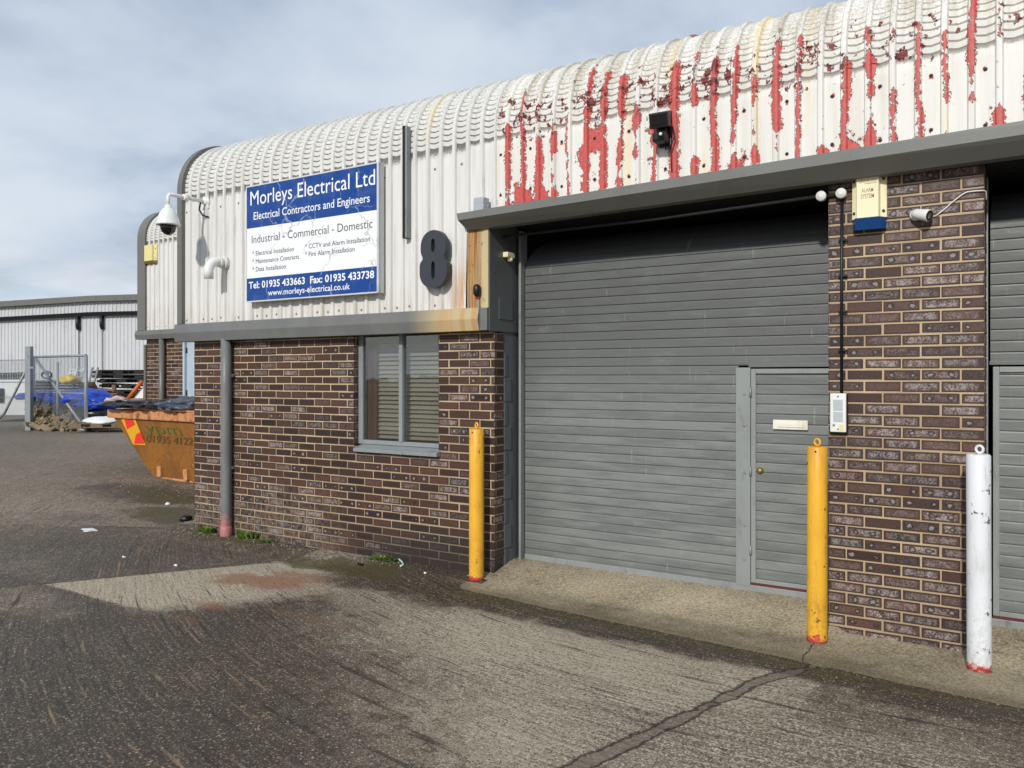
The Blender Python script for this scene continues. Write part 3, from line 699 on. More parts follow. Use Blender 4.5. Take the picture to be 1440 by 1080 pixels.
# ------------------------------------------------------------------ fittings on the front
# downpipe
pc = at(318, 600, YB - .07)
dp = thing('downpipe', 'grey round downpipe with pinkish paint at its foot on the brick wall with the window', 'pipe', (pc.x, pc.y, .03))
quick('pipe', M_PIPE, lambda b: b.lathe([(.056, .02), (.058, .03), (.058, .9), (.0575, 1.6), (.056, 2.165)], 24, Matrix.Translation((pc.x, pc.y, 0))), dp)
quick('shoe', M_PIPE, lambda b: b.lathe([(.061, .02), (.064, .03), (.064, .12), (.060, .135)], 24, Matrix.Translation((pc.x, pc.y, 0))), dp)
for z in (.75, 1.75): quick('bracket', M_PIPE, lambda b: b.box(pc.x - .062, pc.x + .062, pc.y + .03, YB - .002, z, z + .03, .003), dp)

# sign board
sg0 = at(346.5, 262, 5.593); sg1 = at(532, 411, 5.593)
SX0, SX1, SZ1, SZ0 = sg0.x, sg1.x, 3.725, 2.525
sign = thing('sign_board', 'blue and white company sign board with cracked vinyl on the white cladding', 'sign', ((SX0 + SX1) / 2, 5.6, SZ0))
SW, SHh = SX1 - SX0, SZ1 - SZ0
quick('frame', M_ALU, lambda b: (b.box(SX0, SX1, 5.6, 5.672, SZ0, SZ1), b.box(SX0 - .006, SX0 + .006, 5.592, 5.6, SZ0, SZ1), b.box(SX1 - .018, SX1 + .004, 5.592, 5.6, SZ0, SZ1),
    b.box(SX0 + .006, SX1 - .018, 5.592, 5.6, SZ1 - .012, SZ1 + .002), b.box(SX0 + .006, SX1 - .018, 5.592, 5.6, SZ0 - .002, SZ0 + .010)), sign)
vz = lambda v: SZ1 - v * SHh
uw = lambda u: SX0 + SW * (1.126 * u / (1 + .126 * u))
a0, a1 = SX0 + .0065, SX1 - .0185
quick('blue_band', M_SBLUE, lambda b: (b.box(a0, a1, 5.595, 5.5995, vz(.366), SZ1 - .0125), b.box(a0, a1, 5.595, 5.5995, SZ0 + .0105, vz(.797))), sign)
quick('white_panel', M_SWHITE, lambda b: b.box(a0, a1, 5.5955, 5.5995, vz(.797) + .0002, vz(.366) - .0002), sign)
def words(vs, fs, gap):
    """split flat lettering into words: faces grouped by gaps along x"""
    iv = sorted((min(vs[q][0] for q in f), max(vs[q][0] for q in f), k) for k, f in enumerate(fs)); out = []; end = -1e9
    for a, b, k in iv:
        if a - end > gap: out.append([])
        out[-1].append(fs[k]); end = max(end, b)
    return out
def line(mat, name, *a, **k):
    vs, fs = text_mesh(*a, **k)
    for grp in words(vs, fs, a[4] * .28):
        b = MB(); b.add(vs)
        for f in grp: b.face(f)
        used = sorted({q for f in grp for q in f}); mp_ = {q: n for n, q in enumerate(used)}
        b.v = [b.v[q] for q in used]; b.f = [tuple(mp_[q] for q in f) for f in b.f]; b.build(name, mat, sign)
yw_, yg_ = 5.5935, 5.594
line(M_LETW, 'lettering', 'Morleys Electrical Ltd', uw(.03), uw(.975), vz(.17), .145, yw_)
line(M_LETW, 'lettering', 'Electrical Contractors and Engineers', uw(.055), uw(.935), vz(.297), .078, yw_, bold=.006)
line(M_LETW, 'lettering', 'Tel: 01935 433663  Fax: 01935 433738', uw(.018), uw(.968), vz(.885), .068, yw_, bold=.02)
line(M_LETW, 'lettering', 'www.morleys-electrical.co.uk', uw(.165), uw(.785), vz(.957), .058, yw_, bold=.008)
line(M_LETG, 'lettering', 'Industrial - Commercial - Domestic', uw(.04), uw(.955), vz(.497), .080, yg_, bold=-.004)
line(M_LETG, 'lettering', '* Electrical Installation', uw(.045), uw(.36), vz(.605), .046, yg_)
line(M_LETG, 'lettering', '* Maintenance Contracts', uw(.045), uw(.40), vz(.674), .046, yg_)
line(M_LETG, 'lettering', '* Data Installation', uw(.045), uw(.30), vz(.742), .046, yg_)
line(M_LETG, 'lettering', '* CCTV and Alarm Installation', uw(.445), uw(.935), vz(.60), .047, yg_)
line(M_LETG, 'lettering', '* Fire Alarm Installation', uw(.445), uw(.82), vz(.664), .047, yg_)

# house number 8: two stacked rounded lobes with slots, as thick block numeral
def _eight(b):
    c = at(610, 364.5, 5.60); X, Z = c.x, c.z; N = 40; hw, hh = .148, .254
    def outer(t):                                       # superellipse lobes joined at a waist
        a = 2 * math.pi * t; x, z = math.cos(a), math.sin(a)
        zz = math.copysign(abs(z) ** .75, z) * hh; w = .148 if zz < 0 else .137
        k = abs(zz) / hh; edge = (1 - max(0, (k - .45) / .55) ** 2.4) ** .5 if k < 1 else 0
        waist = 1 - .17 * math.exp(-((zz - .012) / .035) ** 2)
        return (math.copysign(1, x) * w * edge * waist if abs(x) > 1e-6 else 0, zz)
    n = 72; O = []
    zs = [hh * math.sin(math.pi * (i / (n // 2) - .5)) for i in range(n // 2 + 1)]
    def halfw(z):
        w = .150 if z < 0 else .138; k = abs(z) / hh
        e = max(0.0, 1 - max(0, (k - .42) / .58) ** 2.3) ** .5
        return max(.002, w * e * (1 - .17 * math.exp(-((z - .012) / .034) ** 2)))
    O = [(halfw(z), z) for z in zs] + [(-halfw(z), z) for z in reversed(zs)]
    def slot(zc, h, w): return [(w * math.cos(2 * math.pi * i / 20), zc + math.copysign(abs(math.sin(2 * math.pi * i / 20)) ** .6, math.sin(2 * math.pi * i / 20)) * h) for i in range(20)]
    bm = bmesh.new(); es = []
    for poly in (O, slot(.118, .062, .021), slot(-.098, .080, .021)):
        vs = [bm.verts.new((X + p[0], 5.588, Z + p[1])) for p in poly]
        es += [bm.edges.new((vs[i], vs[(i + 1) % len(vs)])) for i in range(len(vs))]
    bmesh.ops.triangle_fill(bm, edges=es, use_beauty=True, use_dissolve=False)
    r = bmesh.ops.extrude_face_region(bm, geom=bm.faces[:])
    for v in r['geom']:
        if isinstance(v, bmesh.types.BMVert): v.co.y += .055
    b.bm(bm)
    for dx, dz in ((0, .19), (0, -.2)): b.box(X + dx - .012, X + dx + .012, 5.64, 5.699, Z + dz - .012, Z + dz + .012)
tag(quick('house_number', M_NUM, _eight), 'large dark grey raised number 8 on the white cladding', 'number')

# black vertical trunking strip
rb0, rb1 = at(573, 336, 5.67), at(573, 178, 5.67)
def _strip(b):
    b.box(rb0.x - .024, rb0.x + .004, 5.625, 5.69, rb0.z, rb1.z, .004)
ts = thing('cable_trunking', 'tall thin black vertical strip on the white cladding between sign and number', 'trunking', (rb0.x, 5.66, rb0.z))
quick('channel', M_DARK, _strip, ts)
quick('cover', M_GALV, lambda b: (b.box(rb0.x + .005, rb0.x + .022, 5.63, 5.69, rb0.z + .005, rb1.z - .004, .003), b.box(rb0.x - .02, rb0.x + .02, 5.69, 5.99, rb1.z - .12, rb1.z - .05, .003)), ts)

# dome camera on arm
cb = at(290, 284, YC - .01)
dome = thing('dome_camera', 'white dome security camera hanging from an arm beside the grey curved edge trim', 'security camera', (cb.x, cb.y, cb.z))
tipY = 5.235
quick('wall_plate', M_PLASTW, lambda b: (b.lathe([(.055, 0), (.055, .012), (.035, .02), (.03, .05)], 20, Matrix.Translation((cb.x, YC - .003, cb.z)) @ Matrix.Rotation(R(90), 4, 'X')), b.box(cb.x - .045, cb.x + .045, YC - .02, YC - .0, cb.z - .075, cb.z + .06, .006)), dome)
quick('arm', M_PLASTW, lambda b: (b.tube([(cb.x, YC - .04, cb.z), (cb.x, 5.5, cb.z), (cb.x, 5.30, cb.z), (cb.x, tipY, cb.z - .005), (cb.x, tipY - .012, cb.z - .03), (cb.x, tipY - .012, cb.z - .13)], .02, 14), b.tube([(cb.x, 5.46, cb.z), (cb.x, 5.40, cb.z)], .033, 16)), dome)
quick('housing', M_PLASTW, lambda b: b.lathe([(.022, 0), (.034, -.006), (.036, -.03), (.06, -.05), (.085, -.09), (.104, -.14), (.112, -.185), (.122, -.205), (.122, -.215), (.1, -.218)], 28, Matrix.Translation((cb.x, tipY - .012, cb.z - .115))), dome)
quick('lens_dome', M_LENS, lambda b: b.lathe([(.082, 0), (.08, -.03), (.066, -.065), (.04, -.09), (.012, -.1)], 24, Matrix.Translation((cb.x, tipY - .012, cb.z - .333))), dome)
quick('cable', M_DARK, lambda b: b.tube([(cb.x + .0, 5.62, cb.z - .01), (cb.x + .0, 5.60, cb.z - .10), (cb.x + .02, 5.63, cb.z - .16), (cb.x + .04, 5.69, cb.z - .17)], .009, 8), dome)

# vent elbow
ve = at(318, 370, YC)
def _vent(b):
    pts = [(ve.x, YC + .02, ve.z), (ve.x, YC - .08, ve.z)]
    for i in range(9):
        t = R(90) * i / 8; pts.append((ve.x, YC - .11 - .11 * math.sin(t), ve.z - .11 + .11 * math.cos(t)))
    pts.append((ve.x, YC - .22, ve.z - .19)); b.tube(pts, .05, 18)
    b.tube([(ve.x, YC + .0, ve.z), (ve.x, YC - .05, ve.z)], .066, 20); b.tube([(ve.x, YC - .075, ve.z), (ve.x, YC - .1, ve.z)], .056, 18)
vp = quick('vent_pipe', M_PLASTW, _vent); tag(vp, 'white plastic elbow vent pipe turned downwards, left of the sign board', 'vent pipe')

# floodlight
fl = at(932, 172, 5.62)
flo = thing('floodlight', 'small black floodlight with sensor and looped cable on the peeling cladding', 'floodlight', (fl.x, 5.66, fl.z))
Mf = Matrix.Translation((fl.x, 5.56, fl.z + .0)) @ Matrix.Rotation(R(14), 4, 'X') @ Matrix.Rotation(R(6), 4, 'Z')
quick('lamp_head', M_DARK, lambda b: (b.box(-.072, .072, -.03, .04, -.055, .055, .008, Mf), [b.box(-.06 + .02 * i, -.052 + .02 * i, .04, .065, -.05, .06, 0, Mf) for i in range(7)]), flo)
quick('lamp_glass', M_LENS, lambda b: b.box(-.058, .058, -.034, -.029, -.038, .042, .002, Mf), flo)
quick('bracket', M_DARK, lambda b: (b.box(fl.x - .05, fl.x + .05, 5.655, 5.692, fl.z - .17, fl.z + .09, .006), b.box(fl.x - .03, fl.x + .03, 5.60, 5.66, fl.z - .13, fl.z - .05, .006)), flo)
quick('sensor', M_DARK, lambda b: (b.box(fl.x - .055, fl.x + .045, 5.54, 5.64, fl.z - .16, fl.z - .085, .02), b.lathe([(.03, 0), (.03, .02), (.018, .035), (.004, .04)], 16, Matrix.Translation((fl.x + .025, 5.545, fl.z - .12)) @ Matrix.Rotation(R(90), 4, 'X'))), flo)
quick('sensor_lens', M_PLASTW, lambda b: b.lathe([(.013, 0), (.012, .006), (.004, .01)], 12, Matrix.Translation((fl.x + .03, 5.506, fl.z - .12)) @ Matrix.Rotation(R(90), 4, 'X')), flo)
quick('cable', M_DARK, lambda b: (b.tube([(fl.x + .07, 5.64, fl.z - .04), (fl.x + .085, 5.63, fl.z - .12), (fl.x + .06, 5.62, fl.z - .19), (fl.x + .02, 5.63, fl.z - .2), (fl.x + .01, 5.64, fl.z - .15)], .006, 8), b.tube([(fl.x + .055, 5.64, fl.z - .19), (fl.x + .05, 5.668, fl.z - .3), (fl.x + .052, 5.668, 3.26)], .005, 8)), flo)

# speckled block on the canopy
gb = at(676, 281, 5.61)
m_sp, _g = newmat('speckled_stone'); _p = _g.pos(); _n = _g.noise(_p, 160, 3, .7); _g.out(_g.ramp(_n, [(.35, S(110, 118, 128)), (.5, S(160, 166, 172)), (.62, S(214, 218, 222))]), .6, 0, _g.bump(_n, .2, .002))
tag(quick('stone_block', m_sp, lambda b: b.box(gb.x - .052, gb.x + .05, 5.575, 5.665, 3.146, 3.262, .008)), 'small speckled grey block standing on the left end of the canopy fascia', 'block')

# PIR on the return panel, sounder on the flashing
pr = atx(716, 360, XJ + .03)
pir = thing('motion_sensor', 'cream motion sensor on the grey panel beside the main shutter', 'sensor', (XJ + .02, pr.y, pr.z))
quick('case', M_CREAM, lambda b: b.box(XJ + .007, XJ + .06, pr.y - .07, pr.y + .05, pr.z - .018, pr.z + .028, .008), pir)
quick('eye', M_CREAM, lambda b: b.lathe([(.022, 0), (.026, -.012), (.022, -.026), (.008, -.034)], 16, Matrix.Translation((XJ + .04, pr.y + .0, pr.z - .018))), pir)
bl = at(672, 408, YC - .03)
snd = thing('wall_sounder', 'small black bell-shaped sounder on the rusted corner flashing', 'sounder', (bl.x, YC - .02, bl.z))
quick('case', M_DARK, lambda b: b.lathe([(.02, -.05), (.03, -.035), (.033, 0), (.03, .035), (.016, .048)], 18, Matrix.Translation((bl.x, YC - .045, bl.z))), snd)
quick('red_base', painted('red_plastic', S(150, 60, 50), .5), lambda b: b.box(bl.x - .024, bl.x + .014, YC - .04, YC - .013, bl.z - .075, bl.z - .045, .004), snd)
quick('conduit', M_GALV, lambda b: b.box(bl.x - .014, bl.x + .012, YC - .03, YC - .013, 2.346, bl.z - .075, .003), snd)

# conduit with two round boxes
j1, j2 = at(1155, 276, 5.74), at(1183, 272, 5.73)
cdt = thing('conduit', 'black conduit with two round white boxes running down the brick pier', 'conduit', (j2.x, 5.75, 1.6))
for j in (j1, j2):
    quick('junction_box', M_PLASTW, lambda b: b.lathe([(.034, 0), (.034, .03), (.031, .036), (.012, .036), (.011, .038)], 22, Matrix.Translation((j.x, j.y + .015, j.z)) @ Matrix.Rotation(R(90), 4, 'X')), cdt)
kb = at(1181, 553, 5.75)
quick('vertical_tube', M_DARK, lambda b: b.tube([(j2.x, 5.757, j2.z - .03), (j2.x - .003, 5.757, 2.4), (kb.x + .01, 5.757, kb.z - .02)], .0105, 10), cdt)
quick('top_tube', M_SOFFIT, lambda b: (b.tube([(j1.x - .03, 5.76, j1.z + .005), (-2.4, 5.80, 2.955), (XJ + .05, 5.84, 2.96)], .012, 10), b.tube([(j1.x + .03, 5.757, j1.z), (j2.x - .03, 5.757, j2.z)], .009, 8)), cdt)  # near-black puts the canopy's shade into the top tube's colour
for z in (2.66, 2.42, 2.18, 1.92): quick('clip', M_DARK, lambda b: (b.box(j2.x - .024, j2.x + .03, 5.752, 5.781, z, z + .014, .003), b.lathe([(.008, 0), (.008, .012)], 8, Matrix.Translation((j2.x + .028, 5.757, z + .007)) @ Matrix.Rotation(R(90), 4, 'X'))), cdt)
# entry panel
k0, k1 = at(1167.5, 553, 5.73), at(1190, 608, 5.73)
kp = thing('entry_panel', 'white door entry panel at the foot of the black conduit on the brick pier', 'intercom', ((k0.x + k1.x) / 2, 5.74, k1.z))
quick('back_box', M_DARK, lambda b: b.box(k0.x - .004, k1.x + .004, 5.742, 5.784, k1.z - .008, k0.z - .002, .004), kp)
quick('front_plate', M_PLASTW, lambda b: b.box(k0.x, k1.x, 5.722, 5.742, k1.z, k0.z, .007), kp)
kw = k1.x - k0.x; kh = k0.z - k1.z
quick('speaker_panel', painted('panel_grey', S(176, 182, 184), .4), lambda b: (b.box(k0.x + .2 * kw, k1.x - .2 * kw, 5.719, 5.7225, k1.z + .56 * kh, k0.z - .16 * kh, .003), b.box(k0.x + .2 * kw, k1.x - .2 * kw, 5.719, 5.7225, k1.z + .27 * kh, k1.z + .53 * kh, .003)), kp)
quick('button', M_GALV, lambda b: b.lathe([(.008, 0), (.008, .005), (.005, .008)], 12, Matrix.Translation((k0.x + .25 * kw, 5.722, k1.z + .18 * kh)) @ Matrix.Rotation(R(90), 4, 'X')), kp)
for z in (k0.z - .08 * kh, k1.z + .08 * kh): quick('screw', M_DARK, lambda b: b.lathe([(.005, 0), (.005, .003)], 8, Matrix.Translation((k0.x + .5 * kw, 5.722, z)) @ Matrix.Rotation(R(90), 4, 'X')), kp)
quick('name_tag', M_CREAM2, lambda b: b.box(k0.x + .55 * kw, k1.x - .15 * kw, 5.72, 5.7225, k1.z + .05 * kh, k1.z + .2 * kh), kp)

# alarm bell box
def alarm_box(x0, x1, z0, z1, yw, label, lens_h, mat_case, mat_lens, letters):
    t = thing('alarm_box', label, 'alarm box', ((x0 + x1) / 2, yw - .05, z0))
    w = x1 - x0; d = .085
    def _case(b):
        prof = [(x0, yw - .002), (x0, yw - .03), (x0 + .12 * w, yw - .045), (x0 + .17 * w, yw - d), (x1 - .2 * w, yw - d), (x1 - .17 * w, yw - .045), (x1, yw - .03), (x1, yw - .002)]
        b.prism(prof, 'z', z0 + lens_h, z1)
    quick('case', mat_case, _case, t)
    def _lens(b):
        zt = z0 + lens_h - .0005
        top = [(x0 + .004, yw - .002, zt), (x0 + .004, yw - .034, zt), (x0 + .14 * w, yw - d - .002, zt + .0), (x1 - .18 * w, yw - d - .002, zt), (x1 - .004, yw - .034, zt), (x1 - .004, yw - .002, zt)]
        bot = [(x0 + .006, yw - .002, z0), (x0 + .006, yw - .03, z0), (x0 + .1 * w, yw - .06, z0), (x1 - .12 * w, yw - .06, z0), (x1 - .006, yw - .03, z0), (x1 - .006, yw - .002, z0)]
        b.loft([bot, top])
    quick('lens', mat_lens, _lens, t)
    if letters:
        def _t(b):
            y = yw - d - .001; cx = x0 + .485 * w; hh = z1 - z0
            for s_, cw_, zz, cap in (('ALARM', .34, z0 + .60 * hh, .026), ('SYSTEM', .38, z0 + .50 * hh, .028)):
                put_text(b, s_, cx - cw_ * w / 2, cx + cw_ * w / 2, zz, cap, y, bold=.01)
            for i in range(16):                          # worn maker's script, no longer legible
                xx = x0 + (.24 + .034 * i) * w; hgt = .010 + .006 * ((i * 7) % 3)
                b.box(xx, xx + .018 * w, y - .0003, y + .0002, z0 + .755 * hh + .002 * ((i * 5) % 2), z0 + .755 * hh + hgt)
            b.box(x0 + .40 * w, x0 + .76 * w, y - .0003, y + .0002, z0 + .735 * hh, z0 + .735 * hh + .003)
        quick('lettering', M_LETC, _t, t)
    for x in (x0 + .065 * w, x1 - .085 * w):
        for z in (z0 + lens_h + .04, z1 - .075): quick('screw', M_DARK, lambda b: b.lathe([(.010, 0), (.010, .004)], 10, Matrix.Translation((x, yw - .038, z)) @ Matrix.Rotation(R(90), 4, 'X')), t)
    return t
al0, al1 = at(1198.5, 323, YB - .03), at(1247, 250, YB - .03)
alarm_box(al0.x, al1.x, al0.z - .012, al1.z + .07, YB, 'cream alarm box with blue base lens high on the brick pier', .075, M_CREAM, M_BLUE, True)

# bullet camera with cable
bc0 = at(1291, 301, YB - .06)
bul = thing('bullet_camera', 'small white bullet camera with trailing white cable on the brick pier', 'security camera', (bc0.x, YB - .03, bc0.z))
Mb = Matrix.Translation((bc0.x, YB - .055, bc0.z)) @ Matrix.Rotation(R(-28), 4, 'Z') @ Matrix.Rotation(R(16), 4, 'Y') @ Matrix.Rotation(R(90), 4, 'Y')
quick('mount', M_PLASTW, lambda b: (b.lathe([(.036, 0), (.036, .014), (.03, .02), (.016, .026), (.016, .05)], 22, Matrix.Translation((bc0.x - .018, YB - .002, bc0.z + .004)) @ Matrix.Rotation(R(90), 4, 'X'))), bul)
quick('body', M_PLASTW, lambda b: b.lathe([(.01, -.035), (.026, -.03), (.033, -.01), (.035, .03), (.038, .075), (.036, .08)], 24, Mb), bul)
quick('lens', M_LENS, lambda b: b.lathe([(.033, .079), (.033, .083), (.02, .084), (.018, .080)], 22, Mb), bul)
cpts = [at(x, y, YB - .012) for x, y in ((1313, 305), (1322, 299), (1332, 291), (1338, 285), (1346, 279), (1354, 273), (1360, 270), (1372, 268.5), (1383.5, 268))]
quick('cable', M_PLASTW, lambda b: b.tube(cpts + [Vector((XP1 + .008, YB + .02, cpts[-1].z)), Vector((XP1 + .010, YB + .03, cpts[-1].z - .05))], .0042, 8), bul)

# ------------------------------------------------------------------ ground
def zground(x, y):
    t = min(max((-x - 8) / 8.0, 0), 1); z = .25 * t * t * (3 - 2 * t)
    # soft berm of dirt against the left wall, faint gutter under the apron
    if -8.4 < x < -3.8: z += .035 * min(max((y - 5.35) / .3, 0), 1)
    if x > -4.0: z -= .012 * math.exp(-((y - 5.0 - .04 * (-x)) / .16) ** 2)
    z += .010 * mnoise.noise(Vector((x * .35, y * .35, 0))) + .004 * mnoise.noise(Vector((x * 1.3, y * 1.3, 3)))
    return z
def lin(a, b, st): return list(np.arange(a, b, st))
gx = [-400, -200, -120, -80, -60, -48] + lin(-40, -12, 1.0) + lin(-12, -9, .15) + lin(-9, 1.2, .05) + lin(1.2, 4, .3) + [5, 8, 14, 25, 60, 150, 400]
gy = [-400, -150, -60, -30, -15, -8, -4, -2, -1, 0, .6] + lin(1.0, 1.8, .2) + lin(1.8, 6.2, .05) + lin(6.2, 10, .2) + lin(10, 30, 1.0) + [35, 50, 80, 150, 400]
fb = lambda *q: mnoise.fractal(Vector(q), 1.0, 2.0, 4)
def ss(a, b, x):
    t = min(max((x - a) / (b - a), 0), 1); return t * t * (3 - 2 * t)
def seg_d(x, y, a, b):
    ax, ay = a; bx, by = b; vx, vy = bx - ax, by - ay; t = min(max(((x - ax) * vx + (y - ay) * vy) / (vx * vx + vy * vy), 0), 1)
    return math.hypot(x - ax - t * vx, y - ay - t * vy), ((x - ax) * vy - (y - ay) * vx)
G = lambda px, py: tuple(gnd(px, py)[:2])
J1 = [G(-40, 743), G(110, 741), G(190, 742), G(262, 741)]; J2 = [G(-60, 831), G(75, 820), G(365, 792), G(440, 788)]
J3 = [G(700, 1122), G(804, 1080), G(900, 1038), G(1000, 990), G(1070, 957), G(1159, 930)]
J3b = [G(560, 1122), G(830, 1030), G(940, 985), G(1060, 940)]
A0 = G(75, 822)
def pl_d(x, y, pl): return min(seg_d(x, y, a, b)[0] for a, b in zip(pl, pl[1:]))
def masks(x, y):
    n1 = fb(x * .9, y * .9, 1.0); n2 = fb(x * 2.6, y * 2.6, 5.0); n3 = fb(x * .5, y * .5, 9.0)
    damp = 0.0
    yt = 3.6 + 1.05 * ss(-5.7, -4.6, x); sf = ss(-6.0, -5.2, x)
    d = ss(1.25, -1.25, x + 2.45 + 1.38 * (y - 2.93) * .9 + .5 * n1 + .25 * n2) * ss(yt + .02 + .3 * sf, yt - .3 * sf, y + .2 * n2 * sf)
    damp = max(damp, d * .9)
    # far-left slab beyond the joint: medium dark
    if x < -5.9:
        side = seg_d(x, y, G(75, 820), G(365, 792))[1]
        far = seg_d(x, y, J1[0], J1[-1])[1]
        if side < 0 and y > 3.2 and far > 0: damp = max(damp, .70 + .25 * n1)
    # wet gutter below the apron and round the brick corner
    edge = 5.36 - .085 * max(0, x + 3.9) if x < -.2 else 5.04
    if x > -4.6:
        w = .29 + .10 * n1 + .08 * n2
        gut = ss(edge - w - .12, edge - w + .1, y) * (1 if x > -4.3 else ss(-4.6, -4.3, x))
        damp = max(damp, gut)
    if -5.6 < x <= -3.7: damp = max(damp, ss(-5.6, -4.8, x) * ss(4.75, 5.15, y + .25 * n1))
    if x > -1.0: damp = max(damp, .5 * ss(4.0, 4.9, y + .4 * n1 + .2 * (x + 1)))
    if x < -8.6: damp = max(damp, .30 + .45 * n3 + .25 * fb(x * .5, y * 2.2, 7))
    for (cx, cy, rx, ry, a) in ((-10.6, 6.9, 1.6, .55, .8), (-5.0, 5.35, .6, .2, .9), (-6.6, 3.25, .7, .35, -.5)):
        k = a * ss(1.2, .5, math.hypot((x - cx) / rx, (y - cy) / ry) + .35 * n2); damp = max(damp, k) if a > 0 else max(0, damp + k)
    rust = 0.0
    for (cx, cy, rx, ry, a) in ((*G(365, 817), .62, .26, 1), (*G(420, 812), .45, .2, .7), (*G(300, 853), .35, .09, .7), (*G(250, 868), .3, .08, .4), (*G(420, 866), .7, .10, .35)):
        rust = max(rust, a * ss(1.15, .35, math.hypot((x - cx) / rx, (y - cy) / ry) + .55 * n2))
    light = ss(1.3, .2, math.hypot((x + 2.6) / 1.7, (y - 4.55) / .75) + .4 * n1) * .75
    light = max(light, ss(1.2, .3, math.hypot((x + 2.2) / .9, (y - 3.3) / .6) + .4 * n1) * .55)
    if x < -4.6 and 3.55 < y < 5.3:
        side = seg_d(x, y, G(75, 820), G(365, 792))[1]
        if side > 0: light = max(light, .8 * ss(-4.6, -5.6, x + .3 * n2))
    moss = 0.0
    for (cx, cy, rx, ry, a) in ((-9.0, 6.3, 1.0, .55, 1.0), (-10.2, 7.0, 1.5, .6, .8), (-4.6, 5.5, .8, .2, .5), (-7.2, 5.62, 1.0, .14, .8), (-5.3, 5.40, .95, .26, 1.0)):
        moss = max(moss, a * ss(1.2, .4, math.hypot((x - cx) / rx, (y - cy) / ry) + .5 * n2))
    if x > -4.0: moss = max(moss, .7 * math.exp(-((y - edge + .06) / .09) ** 2))
    dj = min(pl_d(x, y, J1), pl_d(x, y, J2)); strip = pl_d(x, y, J3) + .018 * n2 * 2
    jt = max(1.0 if dj < .030 else 0, 0)
    return max(0, min(1, damp)), max(0, min(1, rust)), max(0, min(1, light)), max(0, min(1, moss)), dj, strip, pl_d(x, y, J3b)
def build_yard():
    nx, ny = len(gx), len(gy); V = []; C = []; D = []; gr = []
    for y in gy:
        for x in gx:
            near = -12 < x < 4 and .9 < y < 9
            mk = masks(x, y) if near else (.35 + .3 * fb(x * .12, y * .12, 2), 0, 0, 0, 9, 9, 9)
            z = zground(x, y) if -60 < x < 30 and -10 < y < 60 else (.25 if x < -16 else 0)
            if mk[5] < .055: z -= .006
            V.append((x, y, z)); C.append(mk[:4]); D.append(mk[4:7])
            gr.append(y - (.06 * (x + 1.2) ** 2 if x < -1.2 else 0))
    Fq = []
    for j in range(ny - 1):
        for i in range(nx - 1): a = j * nx + i; Fq.append((a, a + 1, a + nx + 1, a + nx))
    me = bpy.data.meshes.new('ground'); me.from_pydata(V, [], Fq)
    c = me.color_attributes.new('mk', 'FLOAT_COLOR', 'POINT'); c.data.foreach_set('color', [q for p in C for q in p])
    for k, nm in enumerate(('dj', 'ds', 'dt')):
        q = me.attributes.new(nm, 'FLOAT', 'POINT'); q.data.foreach_set('value', [d[k] for d in D])
    q = me.attributes.new('gr', 'FLOAT', 'POINT'); q.data.foreach_set('value', gr)
    me.polygons.foreach_set('use_smooth', [True] * len(Fq))
    o = bpy.data.objects.new('ground', me); COL.objects.link(o); o['kind'] = 'structure'
    m, g = newmat('yard_concrete'); p = g.pos(); x, y, z = g.sep(p)
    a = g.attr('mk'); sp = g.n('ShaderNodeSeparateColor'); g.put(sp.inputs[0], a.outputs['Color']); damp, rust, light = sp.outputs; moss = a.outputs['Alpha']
    dj = g.attr('dj').outputs['Fac']; ds = g.attr('ds').outputs['Fac']; dt = g.attr('dt').outputs['Fac']; gr = g.attr('gr').outputs['Fac']
    n_big = g.noise(p, 1.3, 6, .62); n_mid = g.noise(p, 9, 6, .65); n_fin = g.noise(p, 110, 3, .6); n_grit = g.noise(p, 46, 4, .7); n_x = g.noise(g.mp(p, (3, 14, 1)), 2.2, 5, .65)
    # brushed grooves left in the concrete: long fine streaks along the trowel direction, and regular tamper ridges in patches
    gv = g.n('ShaderNodeCombineXYZ'); g.put(gv.inputs[0], g.m('MULTIPLY', x, 2.6)); g.put(gv.inputs[1], g.m('MULTIPLY', gr, 46)); st1 = g.noise(gv.outputs[0], 1.0, 4, .6)
    gv2 = g.n('ShaderNodeCombineXYZ'); g.put(gv2.inputs[0], g.m('MULTIPLY', x, 1.1)); g.put(gv2.inputs[1], g.m('MULTIPLY', gr, 17)); st2 = g.noise(gv2.outputs[0], 1.0, 4, .6)
    wv = g.m('SINE', g.m('MULTIPLY', g.m('MULTIPLY_ADD', n_mid, .012, gr), 2 * math.pi / .047))
    patch = g.step(g.noise(p, .9, 3, .5), .50, .66)
    ridge = g.m('MULTIPLY', g.m('MULTIPLY', wv, patch), g.step(st2, .38, .6))
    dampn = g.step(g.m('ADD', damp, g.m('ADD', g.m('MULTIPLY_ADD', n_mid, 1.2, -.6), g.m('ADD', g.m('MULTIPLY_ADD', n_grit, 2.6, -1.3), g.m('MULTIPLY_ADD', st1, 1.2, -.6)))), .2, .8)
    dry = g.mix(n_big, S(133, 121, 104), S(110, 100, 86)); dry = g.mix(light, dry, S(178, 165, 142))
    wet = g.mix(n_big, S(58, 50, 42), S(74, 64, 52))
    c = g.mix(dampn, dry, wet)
    sh = g.m('ADD', g.m('MULTIPLY', n_grit, .42), g.m('ADD', g.m('MULTIPLY', n_fin, .34), g.m('ADD', g.m('MULTIPLY', st1, .24), g.m('MULTIPLY', ridge, .035))))
    gfac = g.m('MULTIPLY_ADD', dampn, .022, .515)
    c = g.mix(g.m('MULTIPLY', g.step(g.m('SUBTRACT', sh, gfac), .0, .045), g.m('MULTIPLY_ADD', dampn, -.2, .9)), c, g.mix(dampn, S(194, 183, 162), S(150, 135, 114)))
